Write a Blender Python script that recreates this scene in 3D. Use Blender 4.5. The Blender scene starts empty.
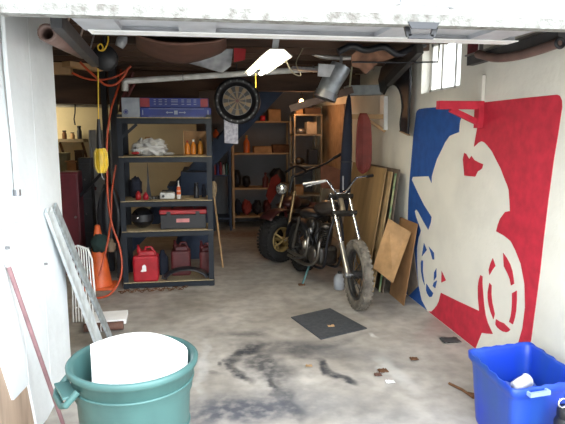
import bpy, math, random
from mathutils import Vector, Matrix, noise as mnoise
random.seed(7)
PI = math.pi
scene = bpy.context.scene
COL = scene.collection
# ------------------------------------------------------------ camera model (world: +Y into the garage, +X right)
F = 549.0; CZ = 1.69; YAW = math.radians(8.5); PIT = math.radians(8.4)
def ray(px, py):
    x = (px-282.5)/F; z = -(py-212)/F
    c, s = math.cos(PIT), math.sin(PIT)
    y2 = c+z*s; z2 = -s+z*c
    c, s = math.cos(YAW), math.sin(YAW)
    return Vector((x*c+y2*s, -x*s+y2*c, z2))
def onX(px, py, X):
    r = ray(px, py); t = X/r.x; return Vector((X, r.y*t, CZ+r.z*t))
def onY(px, py, Y):
    r = ray(px, py); t = Y/r.y; return Vector((r.x*t, Y, CZ+r.z*t))
def onZ(px, py, Z=0):
    r = ray(px, py); t = (Z-CZ)/r.z; return Vector((r.x*t, r.y*t, Z))
cam = bpy.data.cameras.new('camera'); co = bpy.data.objects.new('camera', cam); COL.objects.link(co)
cam.sensor_width = 36; cam.lens = F/565*36; cam.clip_end = 200
co.location = (0, 0, CZ); co.rotation_euler = (PI/2-PIT, 0, -YAW)
scene.camera = co
scene.view_settings.view_transform = 'Standard'; scene.view_settings.look = 'None'
scene.view_settings.gamma = 1; scene.view_settings.use_curve_mapping = False
scene.view_settings.exposure = 0.0

# ------------------------------------------------------------ mesh builder
class MB:
    def __init__(s): s.v = []; s.f = []; s.sm = []
    def add(s, vs, fs, smooth=False):
        o = len(s.v); s.v += [Vector(v) for v in vs]
        for f in fs: s.f.append([i+o for i in f]); s.sm.append(smooth)
        return s
    def box(s, c, d, r=None, taper=1.0):
        vs = []
        for z in (-.5, .5):
            k = taper if z > 0 else 1
            for x, y in ((-.5,-.5),(.5,-.5),(.5,.5),(-.5,.5)): vs.append(Vector((x*d[0]*k, y*d[1]*k, z*d[2])))
        if r is not None:
            m = r if isinstance(r, Matrix) else Matrix.Rotation(r, 3, 'Z')
            vs = [m @ v for v in vs]
        vs = [v+Vector(c) for v in vs]
        return s.add(vs, [(3,2,1,0),(4,5,6,7),(0,1,5,4),(1,2,6,5),(2,3,7,6),(3,0,4,7)])
    def bb(s, a, b):
        a, b = Vector(a), Vector(b); return s.box((a+b)/2, [abs(x) for x in (b-a)])
    def beam(s, a, b, w, h, up=(0,0,1)):
        a, b = Vector(a), Vector(b); d = (b-a); L = d.length; d.normalize()
        sx = d.cross(Vector(up))
        if sx.length < 1e-4: sx = Vector((1,0,0))
        sx.normalize(); u = sx.cross(d)
        m = Matrix((sx, d, u)).transposed()
        return s.box((a+b)/2, (w, L, h), m)
    def tube(s, pts, r, n=10, cap=True, closed=False):
        pts = [Vector(p) for p in pts]; N = len(pts)
        rs = r if isinstance(r, (list, tuple)) else [r]*N
        vs = []; prev = None
        for i, p in enumerate(pts):
            if closed: d = pts[(i+1)%N]-pts[i-1]
            else: d = pts[min(i+1,N-1)]-pts[max(i-1,0)]
            d.normalize()
            if prev is None:
                a = Vector((0,0,1)) if abs(d.z) < .9 else Vector((1,0,0)); e = d.cross(a).normalized()
            else:
                e = prev - d*prev.dot(d)
                if e.length < 1e-5: e = d.cross(Vector((0,0,1)))
                e.normalize()
            prev = e; g = d.cross(e)
            for k in range(n):
                t = 2*PI*k/n; vs.append(p+(e*math.cos(t)+g*math.sin(t))*rs[i])
        fs = []
        for i in range(N if closed else N-1):
            j = (i+1)%N
            for k in range(n): fs.append((i*n+k, i*n+(k+1)%n, j*n+(k+1)%n, j*n+k))
        s.add(vs, fs, True)
        if cap and not closed:
            s.add(vs[:n], [tuple(range(n))[::-1]]); s.add(vs[-n:], [tuple(range(n))])
        return s
    def cyl(s, a, b, r, r2=None, n=16): return s.tube([a, b], [r, r if r2 is None else r2], n)
    def lathe(s, prof, c=(0,0,0), axis=(0,0,1), n=28, smooth=True, sx=1, sy=1, closed=False):
        ax = Vector(axis).normalized(); a = Vector((0,0,1)) if abs(ax.z) < .9 else Vector((1,0,0))
        e = a.cross(ax).normalized() if abs(ax.z) < .9 else Vector((1,0,0)); e = (e-ax*e.dot(ax)).normalized(); g = ax.cross(e)
        vs = []
        for r, h in prof:
            for k in range(n):
                t = 2*PI*k/n; vs.append(Vector(c)+e*(r*math.cos(t)*sx)+g*(r*math.sin(t)*sy)+ax*h)
        fs = []; m = len(prof)
        for i in range(m if closed else m-1):
            j = (i+1)%m
            for k in range(n): fs.append((i*n+k, i*n+(k+1)%n, j*n+(k+1)%n, j*n+k))
        return s.add(vs, fs, smooth)
    def torus(s, c, axis, R, r, n=36, m=10, w=1.0):
        prof = [(R+r*math.cos(2*PI*i/m), r*w*math.sin(2*PI*i/m)) for i in range(m)]
        return s.lathe(prof, c, axis, n, True, closed=True)
    def ell(s, c, r, n=20, m=12, disp=0, f=6, rot=None):
        vs = []; c = Vector(c)
        for i in range(m+1):
            ph = PI*i/m
            for k in range(n):
                t = 2*PI*k/n; d = Vector((math.sin(ph)*math.cos(t), math.sin(ph)*math.sin(t), math.cos(ph)))
                q = 1+(disp*mnoise.noise(d*f*.4+c*3) if disp else 0)
                v = Vector((d.x*r[0]*q, d.y*r[1]*q, d.z*r[2]*q))
                if rot is not None: v = rot @ v
                vs.append(c+v)
        fs = [(i*n+k, (i+1)*n+k, (i+1)*n+(k+1)%n, i*n+(k+1)%n) for i in range(m) for k in range(n)]
        return s.add(vs, fs, True)
    def prism(s, poly, off):
        off = Vector(off); n = len(poly); p = [Vector(q) for q in poly]
        nrm = Vector((0,0,0))
        for i in range(n): nrm += p[i].cross(p[(i+1)%n])
        if nrm.dot(off) > 0: p = p[::-1]
        vs = p+[q+off for q in p]
        fs = [tuple(range(n)), tuple(range(2*n-1, n-1, -1))]+[(i, i+n, (i+1)%n+n, (i+1)%n) for i in range(n)]
        fs = [f[::-1] if k >= 2 else f for k, f in enumerate(fs)]
        s.add(vs, fs); s.fix = True
        return s
    def sheet(s, grid, th=0):
        R, Cn = len(grid), len(grid[0]); vs = [v for row in grid for v in row]
        return s.add(vs, [(i*Cn+j, i*Cn+j+1, (i+1)*Cn+j+1, (i+1)*Cn+j) for i in range(R-1) for j in range(Cn-1)], True)

def build(name, mb, m, parent=None, origin=None, bevel=0, solid=0, label=None, subsurf=0):
    if parent is not None:
        o = parent
        org = Vector(o.get('_o'))
    else: org = Vector(origin if origin is not None else (0,0,0))
    me = bpy.data.meshes.new(name)
    me.from_pydata([tuple(v-org) for v in mb.v], [], mb.f)
    for p, sm in zip(me.polygons, mb.sm): p.use_smooth = sm
    import bmesh
    b = bmesh.new(); b.from_mesh(me); 
    bmesh.ops.recalc_face_normals(b, faces=b.faces); b.to_mesh(me); b.free()
    me.materials.append(m)
    ob = bpy.data.objects.new(name, me); COL.objects.link(ob)
    if parent is not None: ob.parent = parent
    else: ob.location = org
    ORG[ob.name] = org
    ob['_o'] = tuple(org)
    if solid:
        md = ob.modifiers.new('solid', 'SOLIDIFY'); md.thickness = solid; md.offset = 0
    if bevel:
        md = ob.modifiers.new('bevel', 'BEVEL'); md.width = bevel; md.segments = 2; md.limit_method = 'ANGLE'; md.angle_limit = .7
    if subsurf:
        md = ob.modifiers.new('sub', 'SUBSURF'); md.levels = subsurf; md.render_levels = subsurf
    if label: ob['label'] = label
    return ob
ORG = {}
def thing(name, label, cat, origin, group=None):
    o = bpy.data.objects.new(name, None); COL.objects.link(o); o.location = origin; o.empty_display_size = .1
    o['_o'] = tuple(origin); o['label'] = label; o['category'] = cat
    if group: o['group'] = group
    return o
def solo(name, mb, m, label, cat, origin=None, group=None, **k):
    if origin is None:
        n = len(mb.v); c = sum(mb.v, Vector())/n; origin = (c.x, c.y, min(v.z for v in mb.v))
    o = build(name, mb, m, None, origin, **k); o['label'] = label; o['category'] = cat
    if group: o['group'] = group
    return o
def struct(name, mb, m, parent=None, **k):
    o = build(name, mb, m, parent, **k)
    if parent is None: o['kind'] = 'structure'
    return o
def dup(root, off, label=None, group=None):
    r = root.copy(); COL.objects.link(r); r.location = root.location+Vector(off)
    if label: r['label'] = label
    if group: r['group'] = group
    for ch in root.children:
        c = ch.copy(); COL.objects.link(c); c.parent = r
        for g in ch.children:
            d = g.copy(); COL.objects.link(d); d.parent = c
    return r

# ------------------------------------------------------------ materials
MATS = {}
def mat(name, col, rough=.6, metal=0, var=.18, scale=9, bump=.0, col2=None, emit=0, trans=0, stretch=None, detail=5, spec=.5):
    if name in MATS: return MATS[name]
    m = bpy.data.materials.new(name); m.use_nodes = True; N = m.node_tree.nodes; L = m.node_tree.links
    b = N['Principled BSDF']; b.inputs['Roughness'].default_value = rough; b.inputs['Metallic'].default_value = metal
    b.inputs['Specular IOR Level'].default_value = spec
    if trans: b.inputs['Transmission Weight'].default_value = trans
    tc = N.new('ShaderNodeTexCoord'); mp = N.new('ShaderNodeMapping'); L.new(tc.outputs['Object'], mp.inputs[0])
    if stretch: mp.inputs['Scale'].default_value = stretch
    nz = N.new('ShaderNodeTexNoise'); nz.inputs['Scale'].default_value = scale; nz.inputs['Detail'].default_value = detail; L.new(mp.outputs[0], nz.inputs[0])
    rp = N.new('ShaderNodeValToRGB'); L.new(nz.outputs[0], rp.inputs[0])
    c2 = col2 or tuple(c*(1-var*1.6) for c in col)
    rp.color_ramp.elements[0].position = .32; rp.color_ramp.elements[1].position = .66
    rp.color_ramp.elements[0].color = (*c2, 1); rp.color_ramp.elements[1].color = (*[min(1, c*(1+var*.4)) for c in col], 1)
    L.new(rp.outputs[0], b.inputs['Base Color'])
    if bump:
        bp = N.new('ShaderNodeBump'); bp.inputs['Strength'].default_value = bump; bp.inputs['Distance'].default_value = .02
        n2 = N.new('ShaderNodeTexNoise'); n2.inputs['Scale'].default_value = scale*4; n2.inputs['Detail'].default_value = 6; L.new(mp.outputs[0], n2.inputs[0])
        L.new(n2.outputs[0], bp.inputs['Height']); L.new(bp.outputs[0], b.inputs['Normal'])
    if emit:
        b.inputs['Emission Strength'].default_value = emit; b.inputs['Emission Color'].default_value = (*col, 1)
    MATS[name] = m; return m

wood_st = (1, 1, .12)
black = mat('black paint', (.012,.013,.018), .45)
blackm = mat('black plastic', (.012,.012,.015), .5)
rubber = mat('tyre rubber', (.014,.013,.013), .85, bump=.4, scale=14)
dusty = mat('dusty tyre rubber', (.20,.175,.14), .9, bump=.5, scale=12, col2=(.08,.07,.058))
chrome = mat('chrome', (.82,.82,.83), .16, 1, var=.05)
steel = mat('dull steel', (.35,.35,.36), .4, .9)
castmet = mat('oily cast engine metal', (.08,.075,.07), .45, .8, scale=20, col2=(.04,.035,.03))
gold = mat('gold wheel paint', (.42,.30,.12), .45, .5)
red = mat('red plastic', (.38,.014,.018), .4)
dred = mat('dark red paint', (.10,.010,.010), .5)
wht = mat('white paint', (.8,.8,.78), .5, var=.05)
teal = mat('teal plastic', (.040,.105,.100), .5, var=.22, scale=5, col2=(.030,.078,.076), stretch=(1,1,.25))
bluep = mat('blue plastic', (.008,.042,.42), .38, var=.2, scale=5, col2=(.018,.07,.28), stretch=(1,1,.3))
ply = mat('plywood', (.40,.25,.11), .65, var=.2, scale=7, stretch=(1,1,.15))
ply2 = mat('hardboard', (.34,.18,.08), .6, var=.2, scale=5)
chip = mat('particle board', (.42,.33,.20), .75, var=.2, scale=60)
joistm = mat('old brown joist wood', (.095,.050,.030), .8, var=.4, scale=6, stretch=(.15,1,1), bump=.2)
orange = mat('orange plastic', (.75,.13,.03), .5)
hosem = mat('orange hose rubber', (.52,.075,.025), .45)
yellow = mat('yellow plastic', (.80,.52,.03), .45)
bluew = mat('blue painted wood', (.028,.048,.095), .7)
greym = mat('grey locker paint', (.36,.35,.34), .5)
maroon = mat('maroon paint', (.14,.015,.025), .45)
cardb = mat('cardboard', (.42,.24,.11), .8)
shelfm = mat('blue black shelf steel', (.010,.014,.022), .5, spec=.3)
foam = mat('white foam board', (.86,.85,.84), .7, var=.04)
galv = mat('galvanised duct', (.42,.45,.48), .4, .7, scale=14)
bluebox = mat('blue printed carton', (.014,.028,.18), .55)
silverst = mat('screen frame aluminium', (.74,.80,.82), .45, .4)
mred = mat('mural red paint', (.58,.022,.05), .7, var=.13, scale=12)
mblue = mat('mural blue paint', (.014,.085,.34), .7, var=.13, scale=12)
rust = mat('rusty iron', (.16,.075,.035), .85, .3, scale=30)
brownm = mat('brown tarp', (.12,.055,.038), .7)
tan = mat('pale wood', (.48,.30,.15), .65, scale=6, stretch=(1,1,.15))
glassm = mat('amber liquid bottle', (.60,.20,.02), .25)
printm = mat('printed paper', (.75,.75,.76), .7, var=.25, scale=26, col2=(.25,.25,.27))
cloth_dk = mat('dark green cloth', (.02,.045,.04), .9)
navy = mat('navy cloth', (.008,.011,.024), .9)
stickm = mat('maroon stick paint', (.27,.15,.16), .5)

# wall paint with rough block relief
def wall_mat(name, col, bumpy=.35, ragged=False, dirt=(.55,.52,.47)):
    m = bpy.data.materials.new(name); m.use_nodes = True; N = m.node_tree.nodes; L = m.node_tree.links
    b = N['Principled BSDF']; b.inputs['Roughness'].default_value = .75; b.inputs['Specular IOR Level'].default_value = .2
    g = N.new('ShaderNodeNewGeometry')
    nz = N.new('ShaderNodeTexNoise'); nz.inputs['Scale'].default_value = 2.2; nz.inputs['Detail'].default_value = 7; L.new(g.outputs['Position'], nz.inputs[0])
    rp = N.new('ShaderNodeValToRGB'); rp.color_ramp.elements[0].position = .3; rp.color_ramp.elements[1].position = .6
    rp.color_ramp.elements[0].color = (*[c*.86 for c in col], 1); rp.color_ramp.elements[1].color = (*col, 1); L.new(nz.outputs[0], rp.inputs[0])
    out = rp.outputs[0]
    L.new(out, b.inputs['Base Color'])
    n2 = N.new('ShaderNodeTexNoise'); n2.inputs['Scale'].default_value = 18; n2.inputs['Detail'].default_value = 6; L.new(g.outputs['Position'], n2.inputs[0])
    bp = N.new('ShaderNodeBump'); bp.inputs['Strength'].default_value = bumpy; bp.inputs['Distance'].default_value = .015; L.new(n2.outputs[0], bp.inputs['Height'])
    L.new(bp.outputs[0], b.inputs['Normal'])
    return m
wallR = wall_mat('cream wall paint', (.80,.77,.69))
wallL = wall_mat('white wall paint', (.74,.78,.80), .25)
wallB = wall_mat('grey back wall paint', (.20,.21,.23))
wallC = wall_mat('cream side room paint', (.62,.54,.36), .15)
barew = mat('bare tan board', (.42,.31,.23), .8, scale=5, stretch=(1,3,.4))
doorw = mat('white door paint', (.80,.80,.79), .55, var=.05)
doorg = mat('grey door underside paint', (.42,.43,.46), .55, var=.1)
weath = mat('weathered door edge', (.22,.225,.21), .8, var=.35, scale=22, col2=(.11,.10,.09), bump=.5)

# concrete floor with worn stains
def floor_mat():
    m = bpy.data.materials.new('stained concrete'); m.use_nodes = True; N = m.node_tree.nodes; L = m.node_tree.links
    b = N['Principled BSDF']; b.inputs['Roughness'].default_value = .62; b.inputs['Specular IOR Level'].default_value = .35
    g = N.new('ShaderNodeNewGeometry')
    def nz(sc, det=6, vec=None):
        n = N.new('ShaderNodeTexNoise'); n.inputs['Scale'].default_value = sc; n.inputs['Detail'].default_value = det
        L.new(vec or g.outputs['Position'], n.inputs[0]); return n
    n1 = nz(1.6, 8); rp = N.new('ShaderNodeValToRGB'); L.new(n1.outputs[0], rp.inputs[0])
    e = rp.color_ramp.elements; e[0].position = .3; e[0].color = (.27,.245,.215,1); e[1].position = .7; e[1].color = (.47,.44,.405,1)
    n3 = nz(9, 8); rp3 = N.new('ShaderNodeValToRGB'); L.new(n3.outputs[0], rp3.inputs[0])
    e = rp3.color_ramp.elements; e[0].position = .35; e[0].color = (.80,.80,.80,1); e[1].position = .62; e[1].color = (1.06,1.05,1.04,1)
    mx = N.new('ShaderNodeMix'); mx.data_type = 'RGBA'; mx.blend_type = 'MULTIPLY'; mx.inputs[0].default_value = 1
    L.new(rp.outputs[0], mx.inputs[6]); L.new(rp3.outputs[0], mx.inputs[7]); cur = mx.outputs[2]
    # wobble the coordinates so that the stains have ragged edges
    nw = nz(3.5, 5); sub = N.new('ShaderNodeVectorMath'); sub.operation = 'SUBTRACT'; L.new(nw.outputs['Color'], sub.inputs[0]); sub.inputs[1].default_value = (.5,.5,.5)
    sc = N.new('ShaderNodeVectorMath'); sc.operation = 'SCALE'; L.new(sub.outputs[0], sc.inputs[0]); sc.inputs['Scale'].default_value = .30
    ad = N.new('ShaderNodeVectorMath'); ad.operation = 'ADD'; L.new(g.outputs['Position'], ad.inputs[0]); L.new(sc.outputs[0], ad.inputs[1])
    fine = nz(14, 7)
    def stain(p0, p1, w, strength, color, soft=.25):
        nonlocal cur
        a, c = onZ(*p0), onZ(*p1); mid = (a+c)/2; d = c-a; L_ = d.length/2+w
        mp = N.new('ShaderNodeMapping'); mp.vector_type = 'TEXTURE'; mp.inputs['Location'].default_value = (mid.x, mid.y, 0)
        mp.inputs['Rotation'].default_value = (0, 0, math.atan2(d.y, d.x)); mp.inputs['Scale'].default_value = (L_, w, 1)
        L.new(ad.outputs[0], mp.inputs[0])
        ln = N.new('ShaderNodeVectorMath'); ln.operation = 'LENGTH'; L.new(mp.outputs[0], ln.inputs[0])
        mr = N.new('ShaderNodeMapRange'); mr.interpolation_type = 'SMOOTHSTEP'; mr.inputs[1].default_value = 1.15; mr.inputs[2].default_value = soft
        mr.inputs[3].default_value = 0; mr.inputs[4].default_value = strength; L.new(ln.outputs['Value'], mr.inputs[0])
        mr2 = N.new('ShaderNodeMapRange'); mr2.inputs[1].default_value = .32; mr2.inputs[2].default_value = .58; mr2.inputs[3].default_value = .5; L.new(fine.outputs[0], mr2.inputs[0])
        mu = N.new('ShaderNodeMath'); mu.operation = 'MULTIPLY'; L.new(mr.outputs[0], mu.inputs[0]); L.new(mr2.outputs[0], mu.inputs[1])
        x = N.new('ShaderNodeMix'); x.data_type = 'RGBA'; L.new(mu.outputs[0], x.inputs[0]); L.new(cur, x.inputs[6]); x.inputs[7].default_value = (*color, 1)
        cur = x.outputs[2]
    dk = (.035,.038,.046); dk2 = (.11,.115,.13)
    for a in [((258,345),(236,356),.06,.95), ((236,356),(232,368),.06,.95), ((232,368),(247,382),.055,.95),
              ((252,350),(284,384),.19,.85), ((268,376),(279,396),.045,.9), ((310,356),(352,385),.06,1), ((286,356),(360,335),.08,.55),
              ((340,375),(354,386),.05,.9), ((219,366),(224,362),.03,.7), ((205,372),(222,376),.04,.4),
              ((230,334),(262,336),.10,.6), ((283,388),(300,424),.07,.85), ((240,344),(340,352),.17,.6)]:
        stain(*a[:3], a[3], dk)
    stain((195,412), (290,408), .28, .95, (.06,.065,.085)); stain((290,400), (420,424), .25, .38, dk2); stain((300,345),(400,362),.2,.35,dk2)
    stain((462,300), (420,345), .12, .25, (.45,.25,.24)); stain((300,318),(340,318),.5,.18,(.2,.17,.13))
    stain((380,358),(405,385),.10,.5,(.62,.62,.60)); stain((370,332),(382,338),.03,.8,(.7,.7,.68)); stain((205,335),(200,400),.05,.4,(.6,.6,.6))
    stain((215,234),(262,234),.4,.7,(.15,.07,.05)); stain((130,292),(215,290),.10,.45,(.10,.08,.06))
    stain((440,338),(458,342),.04,.8,(.07,.07,.07))
    L.new(cur, b.inputs['Base Color'])
    bp = N.new('ShaderNodeBump'); bp.inputs['Strength'].default_value = .3; bp.inputs['Distance'].default_value = .01; L.new(n3.outputs[0], bp.inputs['Height']); L.new(bp.outputs[0], b.inputs['Normal'])
    return m
floorm = floor_mat()

# ------------------------------------------------------------ the setting
XR = 2.1; XL = -.93; YD = 2.05; YB = 10.2; ZC = 2.62; YP = 3.85; XS = -3.4
def bb(a, b): return MB().bb(a, b)
struct('floor', bb((XS-.2,-4,-.15), (5,YB+.3,0)), floorm)
# right wall with window opening
WY0, WY1, WZ0, WZ1 = 4.30, 5.10, 2.04, 2.50; WX = XR+.24
w = MB(); w.bb((XR,1.2,0),(WX,WY0,ZC)); w.bb((XR,WY1,0),(WX,YB,ZC)); w.bb((XR,WY0,0),(WX,WY1,WZ0)); w.bb((XR,WY0,WZ1),(WX,WY1,ZC))
struct('wall_right', w, wallR)
struct('wall_back', bb((XS,YB,0),(WX,YB+.2,ZC)), wallB)
struct('wall_side_room_back', bb((XS,9.2,0),(-.05,9.35,ZC)), wallC)
struct('wall_side_room_left', bb((XS-.2,YP-.15,0),(XS,YB,ZC)), wallC)
struct('wall_side_room_front', bb((XS,YP-.15,0),(XL-.22,YP,ZC)), wallC)
# left white board wall: three upright boards with thin gaps and a ragged painted lower edge
wl = MB()
wl.bb((XL-.22,1.2,0),(XL-.012,YP,ZC))
left_wall = struct('wall_left', wl, barew)
s1 = onX(12,150,XL).y; s2 = onX(39,200,XL).y
bz = []
p_r = [(-60,300),(-20,360),(0,356),(14,400),(29,384),(38,430),(50,460)]
pts = [onX(x, y, XL) for x, y in p_r]
for (y0, y1) in ((1.2, s1-.004), (s1+.004, s2-.004), (s2+.004, YP)):
    # lower edge follows the ragged paint line
    low = []
    def zlow(y):
        P = [(1.2,.9)]+[(p.y, p.z) for p in pts]+[(YP,0.0)]
        P.sort()
        for (a, za), (b, zb) in zip(P, P[1:]):
            if a <= y <= b: return max(0, za+(zb-za)*(y-a)/max(b-a,1e-6))
        return 0
    ys = sorted(set([y0, y1]+[p.y for p in pts if y0 < p.y < y1]))
    poly = [Vector((XL-.012, y, zlow(y))) for y in ys]+[Vector((XL-.012, y1, ZC)), Vector((XL-.012, y0, ZC))]
    struct('wall_board', MB().prism(poly, (.012,0,0)), wallL, left_wall)
# ceiling deck and joists
ce = struct('ceiling', bb((XS,YD+.1,ZC),(WX,YB+.2,ZC+.15)), joistm)
y = 3.3; jb = []
while y < 9.9:
    j = MB(); j.bb((XS,y,ZC-.20),(XR,y+.045,ZC)); struct('ceiling_joist', j, joistm, ce); y += .41
struct('trim_beam', bb((XS,7.15,2.02),(.0,7.33,2.42)), joistm)
struct('trim_beam_right', bb((.0,7.15,2.2),(XR,7.33,2.42)), joistm)
struct('trim_header', bb((XL-.22,YD+.1,2.5),(WX,YD+.35,ZC)), joistm)
# window
wi = MB(); fx = XR+.09
wi.bb((fx,WY0,WZ0),(fx+.04,WY1,WZ0+.035)); wi.bb((fx,WY0,WZ1-.03),(fx+.04,WY1,WZ1))
for yy in (WY0, WY0+.26, WY0+.53, WY1-.035): wi.bb((fx,yy,WZ0),(fx+.04,yy+.035,WZ1))
wino = struct('window_1', wi, wht)
gl = bpy.data.materials.new('window glass'); gl.use_nodes = True
b_ = gl.node_tree.nodes['Principled BSDF']; b_.inputs['Transmission Weight'].default_value = 1; b_.inputs['Roughness'].default_value = .02; b_.inputs['IOR'].default_value = 1.05
struct('window_pane', bb((fx+.018,WY0+.03,WZ0+.03),(fx+.022,WY1-.03,WZ1-.02)), gl, wino)
# overhead door: front section tipped up, a lower rail, and the flat section behind it
z0 = onY(300,21.5,2.04).z
d = MB(); d.bb((XL-.02,YD,z0+.035),(2.45,YD+.045,2.62))
door = struct('door_1', d, doorw)
struct('bottom_edge', bb((XL-.02,YD-.012,z0),(2.45,YD+.05,z0+.04)), weath, door)
p = onY(0,27,YD+.08)
def door_leaf():
    m = MB(); za, zb = onY(300,37.5,3.0).z, 0
    XA, XB = onY(92,35,3.0).x, onY(508,38,3.0).x
    ya, yb_ = YD+.12, 3.0
    m.bb((XA,ya,za+.02),(XB,yb_,za+.05))                       # panel skin
    m.bb((XA,yb_-.07,za-.005),(XB,yb_,za+.05)); m.bb((XA,ya,za-.005),(XB,ya+.05,za+.05))
    return m, ya, yb_, za
m_, ya, yb_, za = door_leaf()
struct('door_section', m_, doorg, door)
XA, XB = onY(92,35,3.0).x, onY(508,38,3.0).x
struct('door_rail_lit_edge', bb((XA,yb_-.11,za-.010),(XB,yb_+.004,za-.005)), doorw, door)  # rail painted paler so its colour carries the lit line along this edge
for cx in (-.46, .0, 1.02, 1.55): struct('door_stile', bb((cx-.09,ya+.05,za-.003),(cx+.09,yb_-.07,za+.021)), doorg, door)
hb = onY(424,27,YD)
h = MB(); hz = z0-.005
for sx in (-.065, .065): h.beam((hb.x+sx, YD+.03, hz+.03), (hb.x+sx*.72, YD+.03, hz-.03), .02, .012, (0,1,0))
h.beam((hb.x-.05, YD+.03, hz-.03), (hb.x+.05, YD+.03, hz-.03), .012, .016, (0,0,1))
hp_ = [onY(x,y,YD-.016) for x,y in ((408,21.5),(440,22.5),(436,29),(412,28.5))]
h.prism(hp_, (0,.008,0))
struct('door_handle', h, black, door)
h = MB(); a = onY(400,1,YD-.03); b2 = onY(455,5,YD-.03)
h.beam(a, b2, .02, .02); h.beam(a, a+Vector((0,.03,0)), .02, .02); h.beam(b2, b2+Vector((0,.03,0)), .02,.02); h.beam(b2, b2+Vector((.004,0,.04)), .01,.01)
struct('door_handle', h, steel, door)

# ------------------------------------------------------------ mural on the right wall
def wp(l): 
    out = []
    for x, y in l:
        q = onX(x, y, XR); q.z = max(q.z, .006); out.append(q)
    return out
blue1 = [(416.3,113.4),(417.2,111),(419.2,109.1),(424,108.3),(436.2,107.3),(447,107.6),(454.6,108.4),(462.4,114.8),(460,121.9),(459.2,132.2),(454,134),(449.6,136),(445,142.5),(441.5,150),(437,159),(434,168.4),(431.9,176.2),(431.6,182.9),(430,179),(428.8,176.2),(412.8,176.9),(411.8,179.7),(418,193),(424,205),(431.6,217),(431,222),(428.4,229.7),(423,220.5),(418.5,212),(416.3,209.2),(414.9,211.3),(416,216.3),(421,230.5),(418.5,238),(417.1,248),(417.2,262),(417.6,275),(418.8,286.7),(421.6,300),(427,312),(405,296),(406.3,260),(407.8,228),(408.5,200),(409.8,180),(411.5,160),(413.6,135)]
blue_bits = [[(424.1,243.1),(426.9,249.9),(422,256.3)], [(428.8,246.4),(434,252.7),(434.3,259.5),(432.7,259.5),(431,253)],
 [(422,259.8),(423.1,261.2),(422.9,271.2),(424.8,285.3),(422.7,279.7),(421.2,271.2),(421,262.7)], [(436.5,268.3),(436.5,276.8),(434,280.4),(434.3,272.6)],
 [(437.1,280.4),(435.4,288.2),(432.9,286),(434,282.5)], [(426.6,283.6),(430,289),(433.3,293.1),(431.9,296.7),(429.7,297.1),(427.5,294),(426.2,290.3)]]
red1 = [(477,103.2),(486.8,102.1),(520,98.4),(557.4,94.7),(560,95.9),(562.1,100.5),(562.4,106.8),(558.5,133),(554,160),(548.5,200),(543.8,240),(540.4,271),(531.3,340),(528,350),(518,345),(519.5,339.5),(522.7,328.3),(525.3,307.5),(524.8,284),(520.9,263.4),(515.5,250),(511.8,242.6),(510.4,240.5),(504,235.5),(496.4,231.3),(498,225),(500.3,218.7),(505.3,212),(510.3,211),(509.7,200),(509,190),(507.5,185),(505.3,180),(501,168.5),(496,159),(492,151),(486.8,144.6),(484,142),(481.8,141.3),(479,142.4),(474.2,146.7),(476,136),(477.5,127.5)]
red_low = [(441.1,292.8),(460,302),(479.4,311),(478.2,298),(478,287),(479,280),(480.6,275.1),(482.7,276.4),(482.5,283),(483.2,292),(484.2,304),(485.8,315.3),(488,323),(491,329.6),(493,334),(486,333.5),(481.9,332.7),(478.5,341),(475.5,350),(428.4,313.5),(431.5,311.5),(434.7,308.4),(437,305.5),(439,301.3)]
red_bits = [[(441.8,271.2),(446,280.4),(441.5,282.5)], [(463.1,159.2),(464.5,152.8),(466.6,154.2),(469.4,159.2),(471.6,155.9),(474.4,159.9),(479,162.5),(483.3,164.2),(482.2,168.4),(480,170.2),(478,171.2),(475.4,176.6),(470,176.3),(464.5,175.5)],
 [(493,258.2),(495.6,266),(492.5,270),(489.7,275),(488.9,269.9),(490.5,264)], [(503.4,253),(507,258),(510.5,264.7),(512.5,271),(513.8,279),(514.4,283.6),(511.2,285.5),(510,279),(507.9,273.8),(504,266)],
 [(489.7,282.9),(491.8,285.5),(491.5,294),(492.3,302.3),(494.9,314),(493.6,319.2),(490.8,312),(488.9,305),(487.9,298),(487.9,292)],
 [(517,290.6),(517,300),(516.4,310),(515,318),(513,324.4),(509.2,321.8),(511,316),(511.8,310),(512.3,302),(512.3,293.2)],
 [(496.2,319.2),(500,321.5),(504,323.1),(507,326),(510.5,329.6),(508.5,331.5),(506.6,332.2),(503,331.5),(500,329.6),(497.5,327.5),(495.6,324.4)]]
mc = onX(470, 200, XR); mc.z = 0
mu = thing('wall_mural', 'red and blue mural of a white motorcycle rider painted on the right wall', 'mural', mc)
eps = (-.003, 0, 0)
build('blue_paint', MB().prism(wp(blue1), eps), mblue, mu)
for q in blue_bits: build('blue_wheel_detail', MB().prism(wp(q), eps), mblue, mu)

build('red_paint', MB().prism(wp(red1), eps), mred, mu)
build('lower_red_paint', MB().prism(wp(red_low), eps), mred, mu)
for q in red_bits: build('red_detail', MB().prism(wp(q), eps), mred, mu)


# bracket
by = onX(482,115,XR).y
br = thing('wall_bracket', 'red triangular wooden bracket sticking out above the mural', 'bracket', (XR, by, 1.6))
zt = onX(481,101,XR-.03).z-.0; tip = onY(438,103,by)
zp = onX(482,128,XR-.03).z
build('post', bb((XR-.045,by-.035,zp),(XR-.004,by+.035,zt)), mred, br)
build('arm', bb((tip.x,by-.03,zt-.06),(XR-.004,by+.03,zt)), mred, br)
build('brace', MB().beam((tip.x+.10,by,zt-.06),(XR-.03,by,zp+.04),.04,.035,(0,1,0)), mred, br)
zt2 = onX(484,75,XR-.02).z
build('white_post', bb((XR-.03,by-.035,zt+.002),(XR-.004,by+.035,zt2)), wallR, br, label='upper length of the post painted like the wall')

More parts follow.
